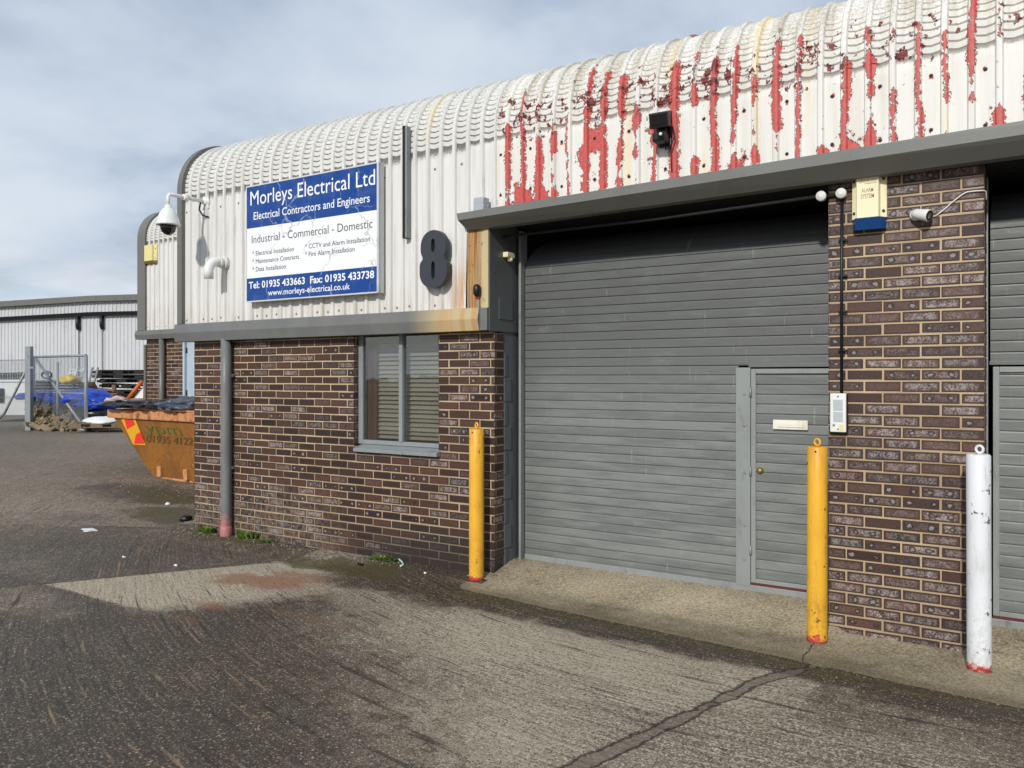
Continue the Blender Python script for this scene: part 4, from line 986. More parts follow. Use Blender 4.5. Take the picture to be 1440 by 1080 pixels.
    c = g.mix(g.m('MULTIPLY', g.m('SUBTRACT', 1.0, g.step(sh, .425, .485)), .8), c, g.mix(dampn, S(72, 64, 55), S(40, 37, 33)))
    # single aggregate stones showing through: pale, brown and dark
    for sc_, thr, amt in ((52, .80, .85), (95, .74, .7)):
        vn = g.n('ShaderNodeTexVoronoi', feature='F1'); g.put(vn.inputs['Vector'], g.m('ADD', 0, 0) if False else p); vn.inputs['Scale'].default_value = sc_
        cs = g.n('ShaderNodeSeparateColor'); g.put(cs.inputs[0], vn.outputs['Color'])
        core = g.m('SUBTRACT', 1.0, g.step(vn.outputs['Distance'], .28, .42))
        lightst = g.m('MULTIPLY', core, g.m('GREATER_THAN', cs.outputs[0], thr)); darkst = g.m('MULTIPLY', core, g.m('LESS_THAN', cs.outputs[0], .16))
        c = g.mix(g.m('MULTIPLY', lightst, amt), c, g.mix(cs.outputs[1], g.mix(dampn, S(206, 196, 178), S(168, 156, 138)), g.mix(dampn, S(176, 154, 124), S(126, 104, 80))))
        c = g.mix(g.m('MULTIPLY', darkst, .6), c, S(46, 42, 38))
    # tan scratches worn through the damp film
    c = g.mix(g.m('MULTIPLY', g.m('MULTIPLY', g.step(st2, .56, .68), g.step(st1, .45, .62)), g.m('MULTIPLY', dampn, .75)), c, S(156, 126, 94))
    c = g.mix(g.m('MULTIPLY', g.m('SUBTRACT', 1.0, g.step(st2, .33, .41)), .70), c, S(44, 39, 34))
    c = g.mix(g.m('MULTIPLY', g.step(g.m('ADD', rust, g.m('MULTIPLY_ADD', n_mid, 1.1, -.55)), .10, .85), .72), c, g.mix(n_mid, S(104, 56, 32), S(160, 116, 84)))
    c = g.mix(g.m('MULTIPLY', g.step(g.m('ADD', moss, g.m('MULTIPLY_ADD', n_mid, .9, -.45)), .3, .9), .75), c, g.mix(n_fin, S(58, 54, 28), S(86, 80, 46)))
    # joints: raw trench fill strip and thin saw lines
    c = g.mix(g.m('MULTIPLY', g.m('SUBTRACT', 1.0, g.step(g.m('ADD', dj, g.m('MULTIPLY_ADD', n_mid, .03, -.015)), .008, .03)), .75), c, S(50, 45, 39))
    dsn = g.m('ADD', ds, g.m('MULTIPLY_ADD', n_mid, .03, -.015))
    dsn = g.m('ADD', dsn, g.m('MULTIPLY_ADD', n_x, .06, -.02)); fill = g.m('SUBTRACT', 1.0, g.step(dsn, .040, .048)); c = g.mix(g.m('MULTIPLY', fill, .7), c, g.mix(n_fin, S(92, 82, 70), S(126, 114, 100)))
    c = g.mix(g.m('MULTIPLY', g.m('MULTIPLY', g.step(dsn, .036, .044), g.m('SUBTRACT', 1.0, g.step(dsn, .052, .066))), .85), c, S(46, 41, 36))
    c = g.mix(g.m('MULTIPLY', g.m('SUBTRACT', 1.0, g.step(dt, .006, .018)), .45), c, S(168, 158, 144))
    rough = g.m('MULTIPLY_ADD', dampn, -.30, .9)
    hgt = g.m('ADD', g.m('MULTIPLY', ridge, .14), g.m('ADD', g.m('MULTIPLY', n_grit, .6), g.m('ADD', g.m('MULTIPLY', n_fin, .5), g.m('MULTIPLY', st1, .5))))
    hgt = g.m('SUBTRACT', hgt, g.m('MULTIPLY', fill, .6))
    g.out(c, rough, 0, g.bump(hgt, .8, .008), .35)
    me.materials.append(m)
build_yard()

# concrete apron in front of the shutters
def build_apron():
    V = []; Fq = []; xs = lin(-4.08, XR, .06); prof_n = 16
    for x in xs:
        e = (5.385 - .085 * max(0, x + 3.9) if x < -.2 else 5.06) + .012 * fb(x * 3, 1, 1) + .006 * fb(x * 11, 2, 1) + (.0 if x > -3.95 else .12 * (-3.95 - x) / .13)
        back = 6.5
        rows = [(e, -.03), (e + .008, .004), (e + .03, .012), (e + .07, .018)]
        for k in range(prof_n):
            t = (k + 1) / prof_n; y = e + .05 + (back - e - .05) * t
            zz = .021 + .104 * ss(5.5, 6.15, y) * (1 if x < XP0 + .1 or x > XP1 - .1 else .25)
            rows.append((y, zz))
        rows = rows[:4] + [(y, max(zz, .019)) for y, zz in rows[4:]]
        for (y, zz) in rows: V.append((x, y, zz + .004 * fb(x * 2, y * 2, 4) + .0015 * fb(x * 9, y * 9, 4)))
    n = prof_n + 4
    for i in range(len(xs) - 1):
        for j in range(n - 1): a = i * n + j; Fq.append((a, a + n, a + n + 1, a + 1))
    me = bpy.data.meshes.new('apron'); me.from_pydata(V, [], Fq); me.polygons.foreach_set('use_smooth', [True] * len(Fq))
    o = bpy.data.objects.new('pavement', me); COL.objects.link(o); o['kind'] = 'structure'
    m, g = newmat('apron_concrete'); p = g.pos(); x, y, z = g.sep(p)
    nb = g.noise(p, 1.6, 6, .62); nm = g.noise(p, 11, 6, .65); nf = g.noise(p, 60, 4, .65)
    c = g.mix(g.step(nb, .3, .7), S(172, 158, 132), S(138, 126, 105))
    c = g.mix(g.m('MULTIPLY', g.step(nf, .5, .62), .5), c, S(206, 192, 162)); c = g.mix(g.m('MULTIPLY', g.m('SUBTRACT', 1.0, g.step(nf, .38, .48)), .6), c, S(104, 94, 76))
    c = g.mix(g.m('MULTIPLY', g.step(g.m('MULTIPLY', nb, nm), .30, .38), .45), c, S(98, 88, 66))
    ed = g.m('SUBTRACT', 1.0, g.step(g.m('ADD', z, g.m('MULTIPLY_ADD', nm, .012, -.006)), .006, .028)); c = g.mix(g.m('MULTIPLY', ed, .8), c, S(66, 58, 42))
    fr_ = g.m('SUBTRACT', y, g.m('MULTIPLY_ADD', x, -.085, 5.05)); stn = g.m('SUBTRACT', 1.0, g.step(g.m('ADD', fr_, g.m('MULTIPLY_ADD', nb, -.5, g.m('MULTIPLY', nm, -.3))), -.40, -.02))
    c = g.mix(g.m('MULTIPLY', g.m('MULTIPLY', stn, g.step(nm, .38, .58)), .6), c, g.mix(nf, S(78, 69, 53), S(122, 110, 90)))
    crk = g.m('ABSOLUTE', g.m('ADD', g.m('SUBTRACT', x, XP0 - .03), g.m('MULTIPLY_ADD', nm, .06, -.03))); c = g.mix(g.m('MULTIPLY', g.m('SUBTRACT', 1.0, g.step(crk, .003, .009)), .8), c, S(50, 44, 36))
    g.out(c, .9, 0, g.bump(g.m('ADD', nf, nm), .5, .006), .25); me.materials.append(m)
build_apron()

# ------------------------------------------------------------------ bollards
def bollard(px, py_foot, mat, label, h, r=.064):
    g0 = gnd(px, py_foot, .03); t = thing('bollard', label, 'bollard', (g0.x, g0.y, .03), 'security posts beside the shutters')
    q = random.Random(px); lx, ly = q.uniform(-.004, .004), q.uniform(-.004, .004)
    M = Matrix.Translation((g0.x, g0.y, .02)) @ Matrix.Shear('XY', 4, (lx, ly))
    quick('post', mat, lambda b: b.lathe([(r + .001, 0), (r, .03), (r, .5), (r - .0005, .9), (r, h - .012), (r - .004, h - .004), (r - .012, h)], 32, M), t)
    def _ring(b):
        bm = bmesh.new(); n, m = 22, 10; vs = []
        for i in range(n):
            a = 2 * math.pi * i / n
            for j in range(m):
                c_ = 2 * math.pi * j / m; rr = .021 + .008 * math.cos(c_)
                vs.append(bm.verts.new((rr * math.cos(a), .008 * math.sin(c_), rr * math.sin(a))))
        for i in range(n):
            for j in range(m): bm.faces.new((vs[i * m + j], vs[((i + 1) % n) * m + j], vs[((i + 1) % n) * m + (j + 1) % m], vs[i * m + (j + 1) % m]))
        b.bm(bm, Matrix.Translation((g0.x + .002, g0.y, .02 + h + .027)) @ Matrix.Rotation(R(-25), 4, 'Z'), True)
    quick('lifting_ring', mat, _ring, t)
    quick('padlock_hole', M_DARK, lambda b: b.lathe([(.006, 0), (.006, .003)], 8, Matrix.Translation((g0.x + .004, g0.y - r + .001, .02 + h - .03)) @ Matrix.Rotation(R(90), 4, 'X')), t)
    return t
bollard(670, 814, M_YEL, 'yellow bollard at the brick corner between window and main shutter', 1.29)
bollard(1149, 899, M_YEL, 'yellow bollard in front of the wicket door beside the brick pier', 1.275)
bollard(1377, 939, M_WHP, 'white bollard in front of the outer edge of the brick pier', 1.275, .065)

# ------------------------------------------------------------------ second unit beyond the skip
Y2 = 9.4
X2L = at(193, 600, Y2).x; X2R = XL + .3
b2 = thing('industrial_building', 'further white metal and brick unit set back behind the orange skip', 'building', (X2L, Y2, .2))
ZT2 = 1.75 + (530 - 362) / F * (Y2 / _ray(200)[1]); ZE2b = 1.75 + 52.5 / F * (Y2 / _ray(193)[1]); ZE2t = 1.75 + 65 / F * (Y2 / _ray(193)[1])
ztop2 = 1.75 + (530 - 298) / F * ((Y2 + .6) / _ray(236)[1]); RR2 = .62; ZT2 = ztop2 - RR2
X2w = at(203, 600, Y2).x
cladding('roof_cladding', [M_CLADW, M_GALV], b2, X2w, X2R, Y2 + .04, ZT2, RR2 - .04, lambda x: ZE2t - .02, [(X2w + .1 + .294 * k, ZE2t + .06) for k in range(20)])
quick('verge_trim', M_TRIM, lambda b: verge(b, X2L, X2w + .02, Y2, ZT2, RR2, ZE2t), b2)
x2e = at(189, 600, Y2 - .02).x
quick('eave_fascia', M_TRIM, lambda b: eave(b, x2e, X2R, Y2, ZE2b, ZE2t, Y2 + .15), b2)
x2b = at(206, 600, Y2 + .12).x
x2d0, x2d1 = at(258, 600, Y2 + .12).x, at(274, 600, Y2 + .12).x
brick_mesh('wall', [M_BRICK, M_MORTAR], b2, [((x2b, Y2 + .12, 0), (1, 0, 0), (0, -1, 0), x2d0 - x2b, .05, 2.6, 0, []), ((x2d1 + .1, Y2 + .12, 0), (1, 0, 0), (0, -1, 0), X2R - x2d1 - .1, .05, 2.6, 0, []), ((x2b, Y2 + 6, 0), (0, -1, 0), (-1, 0, 0), 5.88, .05, 2.6, 0, [])], 21)
quick('corner_post', M_TRIM, lambda b: b.box(x2b - .06, x2b - .003, Y2 + .1, Y2 + .2, .1, ZE2b - .1), b2)
d2 = quick('door', M_PALEB, lambda b: b.box(x2d0 + .06, x2d1 + .6, Y2 + .15, Y2 + .19, .2, ZE2b), b2); quick('door_frame', M_PALEB, lambda b: b.box(x2d0 + .003, x2d0 + .06, Y2 + .10, Y2 + .19, .2, ZE2b), d2)
for z in (1.0, 1.4, 2.2): quick('hinge', M_DARK, lambda b: b.tube([(x2d0 + .07, Y2 + .14, z), (x2d0 + .07, Y2 + .14, z + .1)], .012, 6), d2)
x2p = at(227.5, 600, Y2 + .05).x
dp2 = quick('downpipe', M_TRIM, lambda b: b.lathe([(.055, .15), (.055, ZE2b)], 16, Matrix.Translation((x2p, Y2 + .05, 0)))); tag(dp2, 'plain grey downpipe on the further unit, beside its pale blue door', 'pipe')
quick('body_wall', M_CLADB, lambda b: b.box(X2L + .05, X2R, Y2 + 8, Y2 + 8.2, 0, 4.6), b2)
a2 = at(205, 372, Y2 + .03); a3 = at(222, 344, Y2 + .03)
alarm_box(a2.x, a3.x, a2.z, a3.z, Y2 + .04, 'small yellowed alarm box on the white cladding of the further unit', .05, M_CREAM2, painted('brown_lens', S(120, 104, 60), .4), False)

# ------------------------------------------------------------------ skip
def skip():
    t = thing('skip', 'orange builders skip with rusty rim, chevron plate and green lettering, full of rubbish', 'skip', (-11.3, 8.4, .08))
    x0, x1 = -13.15, -9.35; y0, y1 = 7.86, 9.28; zb, zt = .10, 1.115; bx0, bx1 = -12.08, -10.4
    Mr = Matrix.Translation((-11.3, 8.4, 0)) @ Matrix.Rotation(R(-2.5), 4, 'Z') @ Matrix.Translation((11.3, -8.4, 0))
    def shell(b):
        o = lambda z, k: [(x0 + (bx0 - x0) * k, y0 + .13 * k, z), (x1 + (bx1 - x1) * k, y0 + .13 * k, z), (x1 + (bx1 - x1) * k, y1 - .13 * k, z), (x0 + (bx0 - x0) * k, y1 - .13 * k, z)]
        i = lambda z, k: [(p[0] + sx * .02, p[1] + sy * .02, z) for p, (sx, sy) in zip(o(z, k), ((1, 1), (-1, 1), (-1, -1), (1, -1)))]
        rings = [[Mr @ Vector(p) for p in r] for r in (o(zb, 1), o(zt, 0), i(zt, 0), i(.5, .64))]
        b.loft(rings)
    quick('body', M_SKIP, shell, t)
    def rim(b):
        for (a0_, a1_, c0, c1) in ((x0 - .05, x1 + .05, y0 - .05, y0 + .04), (x0 - .05, x1 + .05, y1 - .04, y1 + .05), (x0 - .05, x0 + .04, y0 + .04, y1 - .04), (x1 - .04, x1 + .05, y0 + .04, y1 - .04)):
            b.box(a0_, a1_, c0, c1, zt - .06, zt + .085, .02, Mr)
    quick('rim', M_RIM, rim, t)
    def face_pt(px, py, e=.006):                         # point on the sloping front face under a photo pixel
        p = at(px, py, 7.9)
        for _ in range(6):
            q = Mr.inverted() @ p; k = min(max((zt - q.z) / (zt - zb), 0), 1); yy = y0 + .13 * k - e
            w = Mr @ Vector((q.x, yy, q.z)); p = at(px, py, w.y)
        return p
    def quadp(b, pts, e): 
        P = [face_pt(x, y, e) for x, y in pts]; Q = [face_pt(x, y, e - .004) for x, y in pts]; b.loft([Q, P])
    ch = [(170, 589), (189, 587), (205, 626), (187, 625)]
    pl = quick('chevron_plate', painted('chevron_yellow', S(226, 170, 40), .4, .1), lambda b: quadp(b, ch, .008), t)
    quick('chevron_stripe', painted('chevron_red', S(232, 60, 44), .35, .1), lambda b: (quadp(b, [(175, 590), (186.5, 589), (190, 597), (178.5, 604)], .0095), quadp(b, [(191, 611), (198, 607), (203.5, 624), (188.5, 624)], .0095)), pl)
    M_GRN = painted('green_lettering', S(58, 104, 48), .5, .2); M_BRN = painted('worn_lettering', S(96, 74, 34), .6, .2)
    def ypm(b):
        vs, fs = text_mesh('ypm', 0, 1, 0, 1, 0, bold=-.012)
        P = [face_pt(207 + 50 * v[0] - 7.5 * v[2], 609 - 17 * v[2] + 4.5 * v[0], .008) for v in vs]; i = b.add(P)
        for f in fs: b.face([i + q for q in f])
    quick('lettering', M_GRN, ypm, t)
    vs, fs = text_mesh('01935 4122', 0, 1, 0, 1, 0, bold=.01)
    P = [face_pt(206 + 65 * v[0], 622 - 10 * v[2] + 4.0 * v[0], .008) for v in vs]
    for grp in words(vs, fs, .05):
        b = MB(); used = sorted({q for f in grp for q in f}); mp_ = {q: n for n, q in enumerate(used)}; b.add([P[q] for q in used])
        for f in grp: b.face([mp_[q] for q in f])
        b.build('phone_number', M_BRN, t)
    for px in (225, 262):
        p = face_pt(px, 674, .03); quick('lug', M_RIM, lambda b: b.box(p.x - .05, p.x + .05, p.y - .03, p.y + .1, .127, .30, .01), t)
    p = face_pt(222, 680, .04); quick('skid', M_RIM, lambda b: b.box(-12.0, -10.45, p.y, p.y + .06, .09, .125, .008), t)
    return Mr
skip()
def lump(b, c, rx, ry, rz, seed, amp=.35, f=1.6, seg=3):
    bm = bmesh.new(); bmesh.ops.create_icosphere(bm, subdivisions=seg, radius=1)
    for v in bm.verts:
        n = mnoise.fractal(v.co * f + Vector((seed * 3.1, seed, 0)), 1.0, 2.0, 4); q = v.co * (1 + amp * n)
        v.co = Vector((c[0] + q.x * rx, c[1] + q.y * ry, max(c[2] + q.z * rz, c[2] - rz * .6)))
    b.bm(bm, None, True)
M_BAG = painted('black_sack', S(34, 36, 40), .3, .3, S(60, 64, 72), 8); M_GSHEET = painted('grey_sheet', S(74, 82, 96), .4, .25, S(40, 44, 50), 5)
M_PINK = painted('pink_sheet', S(206, 176, 172), .7, .1); M_BRWN = painted('brown_board', S(92, 64, 46), .8, .2)
def heap(b, pts, sd):
    for k, (px, py, d, rx, ry, rz) in enumerate(pts): lump(b, atd(px, py, d), rx, ry, rz, sd + k, .45, 2.0, 4)
tag(quick('rubbish_sack', M_BAG, lambda b: heap(b, [(178, 568, 13.6, .5, .3, .07), (205, 570, 13.3, .6, .3, .08), (232, 571, 13.2, .5, .3, .09)], 2)), 'flattened black sacking spread across the rubbish in the skip', 'sack')
tag(quick('plastic_sheet', M_GSHEET, lambda b: heap(b, [(252, 571, 12.8, .34, .3, .10), (270, 570, 12.7, .34, .3, .12)], 15)), 'crumpled blue-grey plastic sheet on top of the skip load', 'plastic sheet')
def _tb(b):
    a_, c_ = atd(184, 566, 14.0), atd(275, 561, 13.5); ax = (c_ - a_); n_ = Vector((-ax.y, ax.x, 0)).normalized() * .05
    b.loft([[p - n_ - Zv * .05, p + n_ - Zv * .05, p + n_ + Zv * .015, p - n_ + Zv * .015] for p in (a_, c_)])
Zv = Vector((0, 0, 1))
tag(quick('timber_board', M_BRWN, _tb), 'brown timber board lying along the back of the skip load', 'board')
tag(quick('wrapping_sheet', M_PINK, lambda b: lump(b, atd(164, 564, 14.2), .16, .2, .07, 8, .5)), 'pale pink wrapping sheet poking over the left end of the skip', 'sheet')

# ------------------------------------------------------------------ far warehouse
wr = atd(200, 600, 34); wdir = Vector((-.966, -.26, 0)); wn = Vector((-.26, .966, 0))
whs = thing('warehouse', 'long white corrugated shed with grey roof edge across the far side of the yard', 'warehouse', (wr.x, wr.y, .2))
def W(s, z, e=0): p = wr + wdir * s - wn * e; return Vector((p.x, p.y, z))
def _wwall(b):
    s0, s1, p = -16, 26, .2; pts = []
    k = s0
    while k < s1:
        for o, e in ((0, 0), (.12, 0), (.14, .03), (.18, .03)): pts.append((k + o, e))
        k += p
    b.loft([[W(s, .1, e), W(s, 5.0, e)] for s, e in pts], closed=False, cap=False)
quick('wall', M_CLADB, _wwall, whs)
sk = 2.55                                                # ridge kink along the wall
ztp = lambda s: 5.22 - .02 * abs(s - sk) * (1.0 if s > sk else .25)
quick('fascia', M_TRIM, lambda b: b.loft([[W(s, ztp(s) - .24, .25), W(s, ztp(s), .25), W(s, ztp(s) + .02, -.4), W(s, ztp(s) - .24, -.4)] for s in (-16, 0, sk, 8, 16, 26)]), whs)
quick('gutter', M_DARK, lambda b: b.loft([[W(s, ztp(s) - .86, .20), W(s, ztp(s) - .70, .24), W(s, ztp(s) - .70, .031), W(s, ztp(s) - .86, .031)] for s in (-16, sk, 26)]), whs)
quick('roof', M_TRIM, lambda b: b.loft([[W(s, ztp(s) - .02, -.4), W(s, ztp(s) + .5, -12), W(s, ztp(s) + .4, -12), W(s, ztp(s) - .12, -.4)] for s in (-16, sk, 26)]), whs)
for px in (112.5, 156.5):
    pw = atd(px, 450, 35); s = (pw - wr).dot(wdir)
    def _dp(b): 
        b.tube([W(s, 4.4, .12), W(s, 3.95, .12), W(s, 3.8, .06)], .09, 8); b.tube([W(s, 3.8, .06), W(s, .4, .06)], .018, 6)
    quick('rain_pipe', M_DARK, _dp, whs)
# oval emblem painted on the shed wall
em = atd(57, 527, 35.2); es = (em - wr).dot(wdir)
def _emb(b):
    n = 32
    r = lambda k, e: [W(es - .31 * k * math.cos(2 * math.pi * i / n), em.z + .17 * k * math.sin(2 * math.pi * i / n), e) for i in range(n)]
    A, B, C_, D_ = b.add(r(1, .05)), b.add(r(.78, .05)), b.add(r(1, .035)), b.add(r(.78, .035))
    for i in range(n):
        j = (i + 1) % n; b.face([A + i, A + j, B + j, B + i]); b.face([C_ + i, C_ + j, A + j, A + i]); b.face([B + i, B + j, D_ + j, D_ + i])
    for (sa_, sb_, za, zb_) in ((.05, .11, -.09, .09), (-.10, .05, .04, .09), (-.10, -.05, .0, .04), (.11, .15, -.09, -.05)):
        b.loft([[W(es - sa_, em.z + za, .05), W(es - sb_, em.z + za, .05), W(es - sb_, em.z + zb_, .05), W(es - sa_, em.z + zb_, .05)], [W(es - sa_, em.z + za, .035), W(es - sb_, em.z + za, .035), W(es - sb_, em.z + zb_, .035), W(es - sa_, em.z + zb_, .035)]])
tag(quick('emblem', M_DARK, _emb), 'dark oval emblem on the shed wall seen through the mesh gate', 'emblem')

# ------------------------------------------------------------------ gate and fence
zg = .23
gp = gnd(41, 606, zg)
def chain(b, P, U, V_, w, h, sp=.075, r=.0036):
    """woven diamond mesh on the rectangle P + U*w, V*h"""
    k = -h
    while k < w:
        for sg in (1, -1):
            a = k if sg > 0 else k; pts = []
            t0 = max(0, -a); t1 = min(h, w - a)
            if t1 - t0 > .02:
                q = [(a + t0, t0), (a + t1, t1)]
                if sg < 0: q = [(x, h - z) for x, z in q]
                b.tube([P + U * x + V_ * z + Vector((0, .004 * sg, 0)) for x, z in q], r, 3, False)
        k += sp
Zv = Vector((0, 0, 1))
gtop = 1.75 + 38 / F * 22.3
post = thing('gate_post', 'square grey steel gate post that carries the open mesh gate', 'post', (gp.x, gp.y, zg))
quick('upright', M_STEELG, lambda b: b.box(-.078, .078, -.078, .078, -.03, 2.38, .01, Matrix.Translation((gp.x, gp.y, zg)) @ Matrix.Rotation(R(32), 4, 'Z')), post)
quick('hinge', M_STEELG, lambda b: [b.box(.06, .2, -.13, -.07, z, z + .05, .004, Matrix.Translation((gp.x, gp.y, zg)) @ Matrix.Rotation(R(32), 4, 'Z')) for z in (.2, 1.75)], post)
dg = (gp - Vector((0, 0, 0))).length
gdep = lambda px, py: gnd(px, py, zg)
ga = gnd(47, 602, zg); gb_ = gnd(121, 608, zg); gU = (gb_ - ga); gw = gU.length; gU.normalize()
gate = thing('mesh_gate', 'open grey tube gate with chain link mesh and diagonal brace', 'gate', (ga.x, ga.y, zg))
gh = 2.05
gA = Vector((ga.x, ga.y, zg + .06))
def _gf(b):
    P = lambda u, v: gA + gU * (u * gw) + Zv * (v * gh)
    for a_, c_ in (((0, 0), (0, 1)), ((1, 0), (1, 1)), ((0, 1), (1, 1)), ((0, 0), (1, 0))): b.tube([P(*a_), P(*c_)], .048 if a_[0] == c_[0] else .036, 10)
    b.tube([P(.0, .49), P(1, .49)], .018, 8); b.tube([P(.05, .97), P(.97, .03)], .04, 8)
    b.tube([P(.48, 0), P(.48, .92)], .035, 8)
quick('frame', M_STEELG, _gf, gate)
quick('mesh_panel', M_STEELG, lambda b: chain(b, gA, gU, Zv, gw, gh), gate)
fU = Vector((-.97, -.05, 0)).normalized(); fence = thing('chain_link_fence', 'chain link fence with slanted strut running from the gate post past the white cabin', 'fence', (gp.x + fU.x, gp.y + fU.y, zg))
fA = Vector((gp.x - .1, gp.y, zg + .02))
quick('mesh_panel', M_STEELG, lambda b: chain(b, fA, fU, Zv, 5.0, 2.0), fence)
quick('strut', M_STEELG, lambda b: (b.tube([fA + Zv * 1.75, fA + fU * 1.15 + Zv * .45, fA + fU * 2.0 - Zv * .05], .035, 8), b.tube([fA + Zv * 1.98, fA + fU * 5 + Zv * 1.98], .012, 6), b.tube([fA + fU * 5 - Zv * .05, fA + fU * 5 + Zv * 2.05], .04, 8), b.tube([fA + Zv * .9, fA + fU * 5 + Zv * .9], .008, 6)), fence)

# ------------------------------------------------------------------ stuff stored in the far yard
def boxd(b, px0, px1, py0, py1, d, dep, bev=.01, lean=0, rotz=0):
    c = atd((px0 + px1) / 2, (py0 + py1) / 2, d); w = (px1 - px0) / F * d / 2; h = (py1 - py0) / F * d / 2
    M = Matrix.Translation(c) @ Matrix.Rotation(YAW + R(rotz), 4, 'Z') @ Matrix.Rotation(lean, 4, 'Y')
    b.box(-w, w, 0, dep, -h, h, bev, M)
M_WHT = painted('white_panel_paint', S(236, 237, 236), .5, .05, S(200, 200, 196), 2)
cab = thing('site_cabin', 'low white cabin-like box behind the chain link fence at the far left', 'cabin', tuple(atd(10, 580, 27)))
quick('body', M_WHT, lambda b: boxd(b, -26, 37, 537, 584, 27, 2.0, .03), cab)
quick('roof_lip', M_WHT, lambda b: boxd(b, -27, 37.5, 534, 537, 26.95, 2.1, .01), cab)
quick('dark_opening', M_DARK, lambda b: boxd(b, -12, 4, 546, 566, 26.93, .05, .01), cab)
M_CLOTH = painted('blue_tarpaulin', S(34, 72, 190), .35, .2, S(70, 110, 214), 5)
def _tarp(b):
    for (px, py, rx, rz, d, sd) in ((62, 557, .55, .16, 24.5, 1), (100, 560, .7, .24, 24.2, 3), (126, 562, .62, .30, 23.4, 4), (146, 569, .3, .2, 23.2, 6)):
        c = atd(px, py, d); lump(b, c, rx, .7, rz, sd, .35, 1.5, 4)
tag(quick('tarpaulin', M_CLOTH, _tarp), 'crumpled bright blue tarpaulin draped over the stored heap behind the gate', 'tarpaulin')
tag(quick('sack_heap', M_BAG, lambda b: lump(b, atd(134, 584, 23.4), .62, .6, .36, 3, .25)), 'black wrapped bundle under the right end of the blue tarpaulin', 'bundle')
m_rub, _g = newmat('straw_rubble'); _p = _g.pos(); _n = _g.noise(_p, 9, 5, .7); _v = _g.vor(_p, 7, 'F1', 1); _g.out(_g.mix(_n, S(168, 150, 118), S(62, 52, 42)), .9, 0, _g.bump(_n, .8, .03))
rng = random.Random(5)
def _rubble(b):
    for i in range(230):
        px = rng.uniform(46, 121); py = rng.uniform(564, 603 if px < 118 else 598); d = 24.6 - (py - 564) / 38 * 2.2
        c = atd(px, py, d); l = rng.uniform(.12, .34); M = Matrix.Translation(c) @ Matrix.Rotation(rng.uniform(0, 6.28), 4, 'Z') @ Matrix.Rotation(rng.uniform(-.7, .7), 4, 'X') @ Matrix.Rotation(rng.uniform(-.8, .8), 4, 'Y')
        b.box(-l, l, -rng.uniform(.02, .09), rng.uniform(.02, .09), -rng.uniform(.015, .06), rng.uniform(.015, .06), 0, M)
    lump(b, atd(82, 592, 24.4), 1.1, .8, .42, 9, .3)
rb_ = quick('rubble', m_rub, _rubble); rb_['kind'] = 'stuff'; tag(rb_, 'heap of broken straw-coloured rubble and offcuts behind the gate mesh', 'rubble')
def pallet(name, px, py, d, w, mat, rot, lean=0, parent=None):
    c = atd(px, py, d); M = Matrix.Translation(c) @ Matrix.Rotation(YAW + R(rot), 4, 'Z') @ Matrix.Rotation(lean, 4, 'Y')
    b = MB()
    for i in range(7): b.box(-w + i * w * 2 / 7 + .01, -w + (i + 1) * w * 2 / 7 - .05, -.5, .5, .12, .142, 0, M)
    for y in (-.46, 0, .46):
        b.box(-w, w, y - .05, y + .05, .098, .12, 0, M); b.box(-w, w, y - .05, y + .05, 0, .02, 0, M)
        for x in (-w + .07, 0, w - .07): b.box(x - .16, x + .16, y - .05, y + .05, .02, .098, 0, M)
    return b.build(name, mat)
lab = ['dark pallet, topmost of the stack in front of the shed', 'dark pallet, second from the top of the stack', 'dark pallet, third from the top of the stack', 'dark pallet tilted in the middle of the stack', 'dark pallet second from the bottom of the stack', 'dark pallet lying at the bottom of the stack']
for i, (px, py, r_, ln) in enumerate(((176, 526, 0, 0), (175, 532, 3, .01), (182, 538, -4, -.01), (184, 546, 8, .05), (180, 554, -6, 0), (178, 560, 0, 0))):
    tag(pallet('pallet', px, py, 28, .78, M_WOODD, r_, ln), lab[i], 'pallet', 'dark pallets stacked by the shed')
tag(quick('plank_pile', M_WOOD, lambda b: [boxd(b, x0, x1, y0, y1, 26.5 + .1 * k, .1, .004, ln) for k, (x0, x1, y0, y1, ln) in enumerate(((132, 160, 546, 549, .12), (138, 164, 553, 557, -.22), (142, 170, 560, 563, -.3), (158, 162.5, 541, 566, -.1), (134, 158, 566, 569, .05), (164, 186, 563, 566, .1)))]), 'loose grey planks leaning against the dark pallet stack', 'planks')
tag(pallet('pallet', 147, 600, 22.2, .62, M_WOOD, 4), 'pale pallet on the ground carrying a white sheet', 'pallet')
tag(quick('dust_sheet', M_PLASTW, lambda b: (lump(b, atd(147, 592, 22.2), .6, .5, .13, 12, .3))), 'white plastic sheet on the pale pallet behind the skip', 'sheet')
def ladder(px0, py0, px1, py1, d, w, mat, label):
    a, c = atd(px0, py0, d - .4), atd(px1, py1, d); r_ = Vector((ca, sa, 0)) * w
    b = MB(); b.tube([a - r_, c - r_], .035, 6); b.tube([a + r_, c + r_], .035, 6)
    for i in range(1, 6): p = a.lerp(c, i / 6); b.tube([p - r_, p + r_], .02, 6)
    tag(b.build('ladder', mat), label, 'ladder', 'ladders leaning behind the gate')
ladder(97, 542, 105, 516, 26.5, .1, M_PLASTW, 'short white ladder leaning just right of the yellow bundle top')
ladder(108, 544, 114, 517, 26.8, .1, M_PLASTW, 'white ladder in the middle of the three behind the gate')
ladder(127, 545, 134, 517, 27, .09, M_GALV, 'grey ladder leaning right of the gate leaf')
tag(quick('yellow_bundle', painted('yellow_plastic', S(214, 180, 40), .4, .15), lambda b: lump(b, atd(98, 535, 26), .27, .3, .18, 2, .3)), 'bright yellow plastic bundle on top of the heap behind the gate', 'bundle')
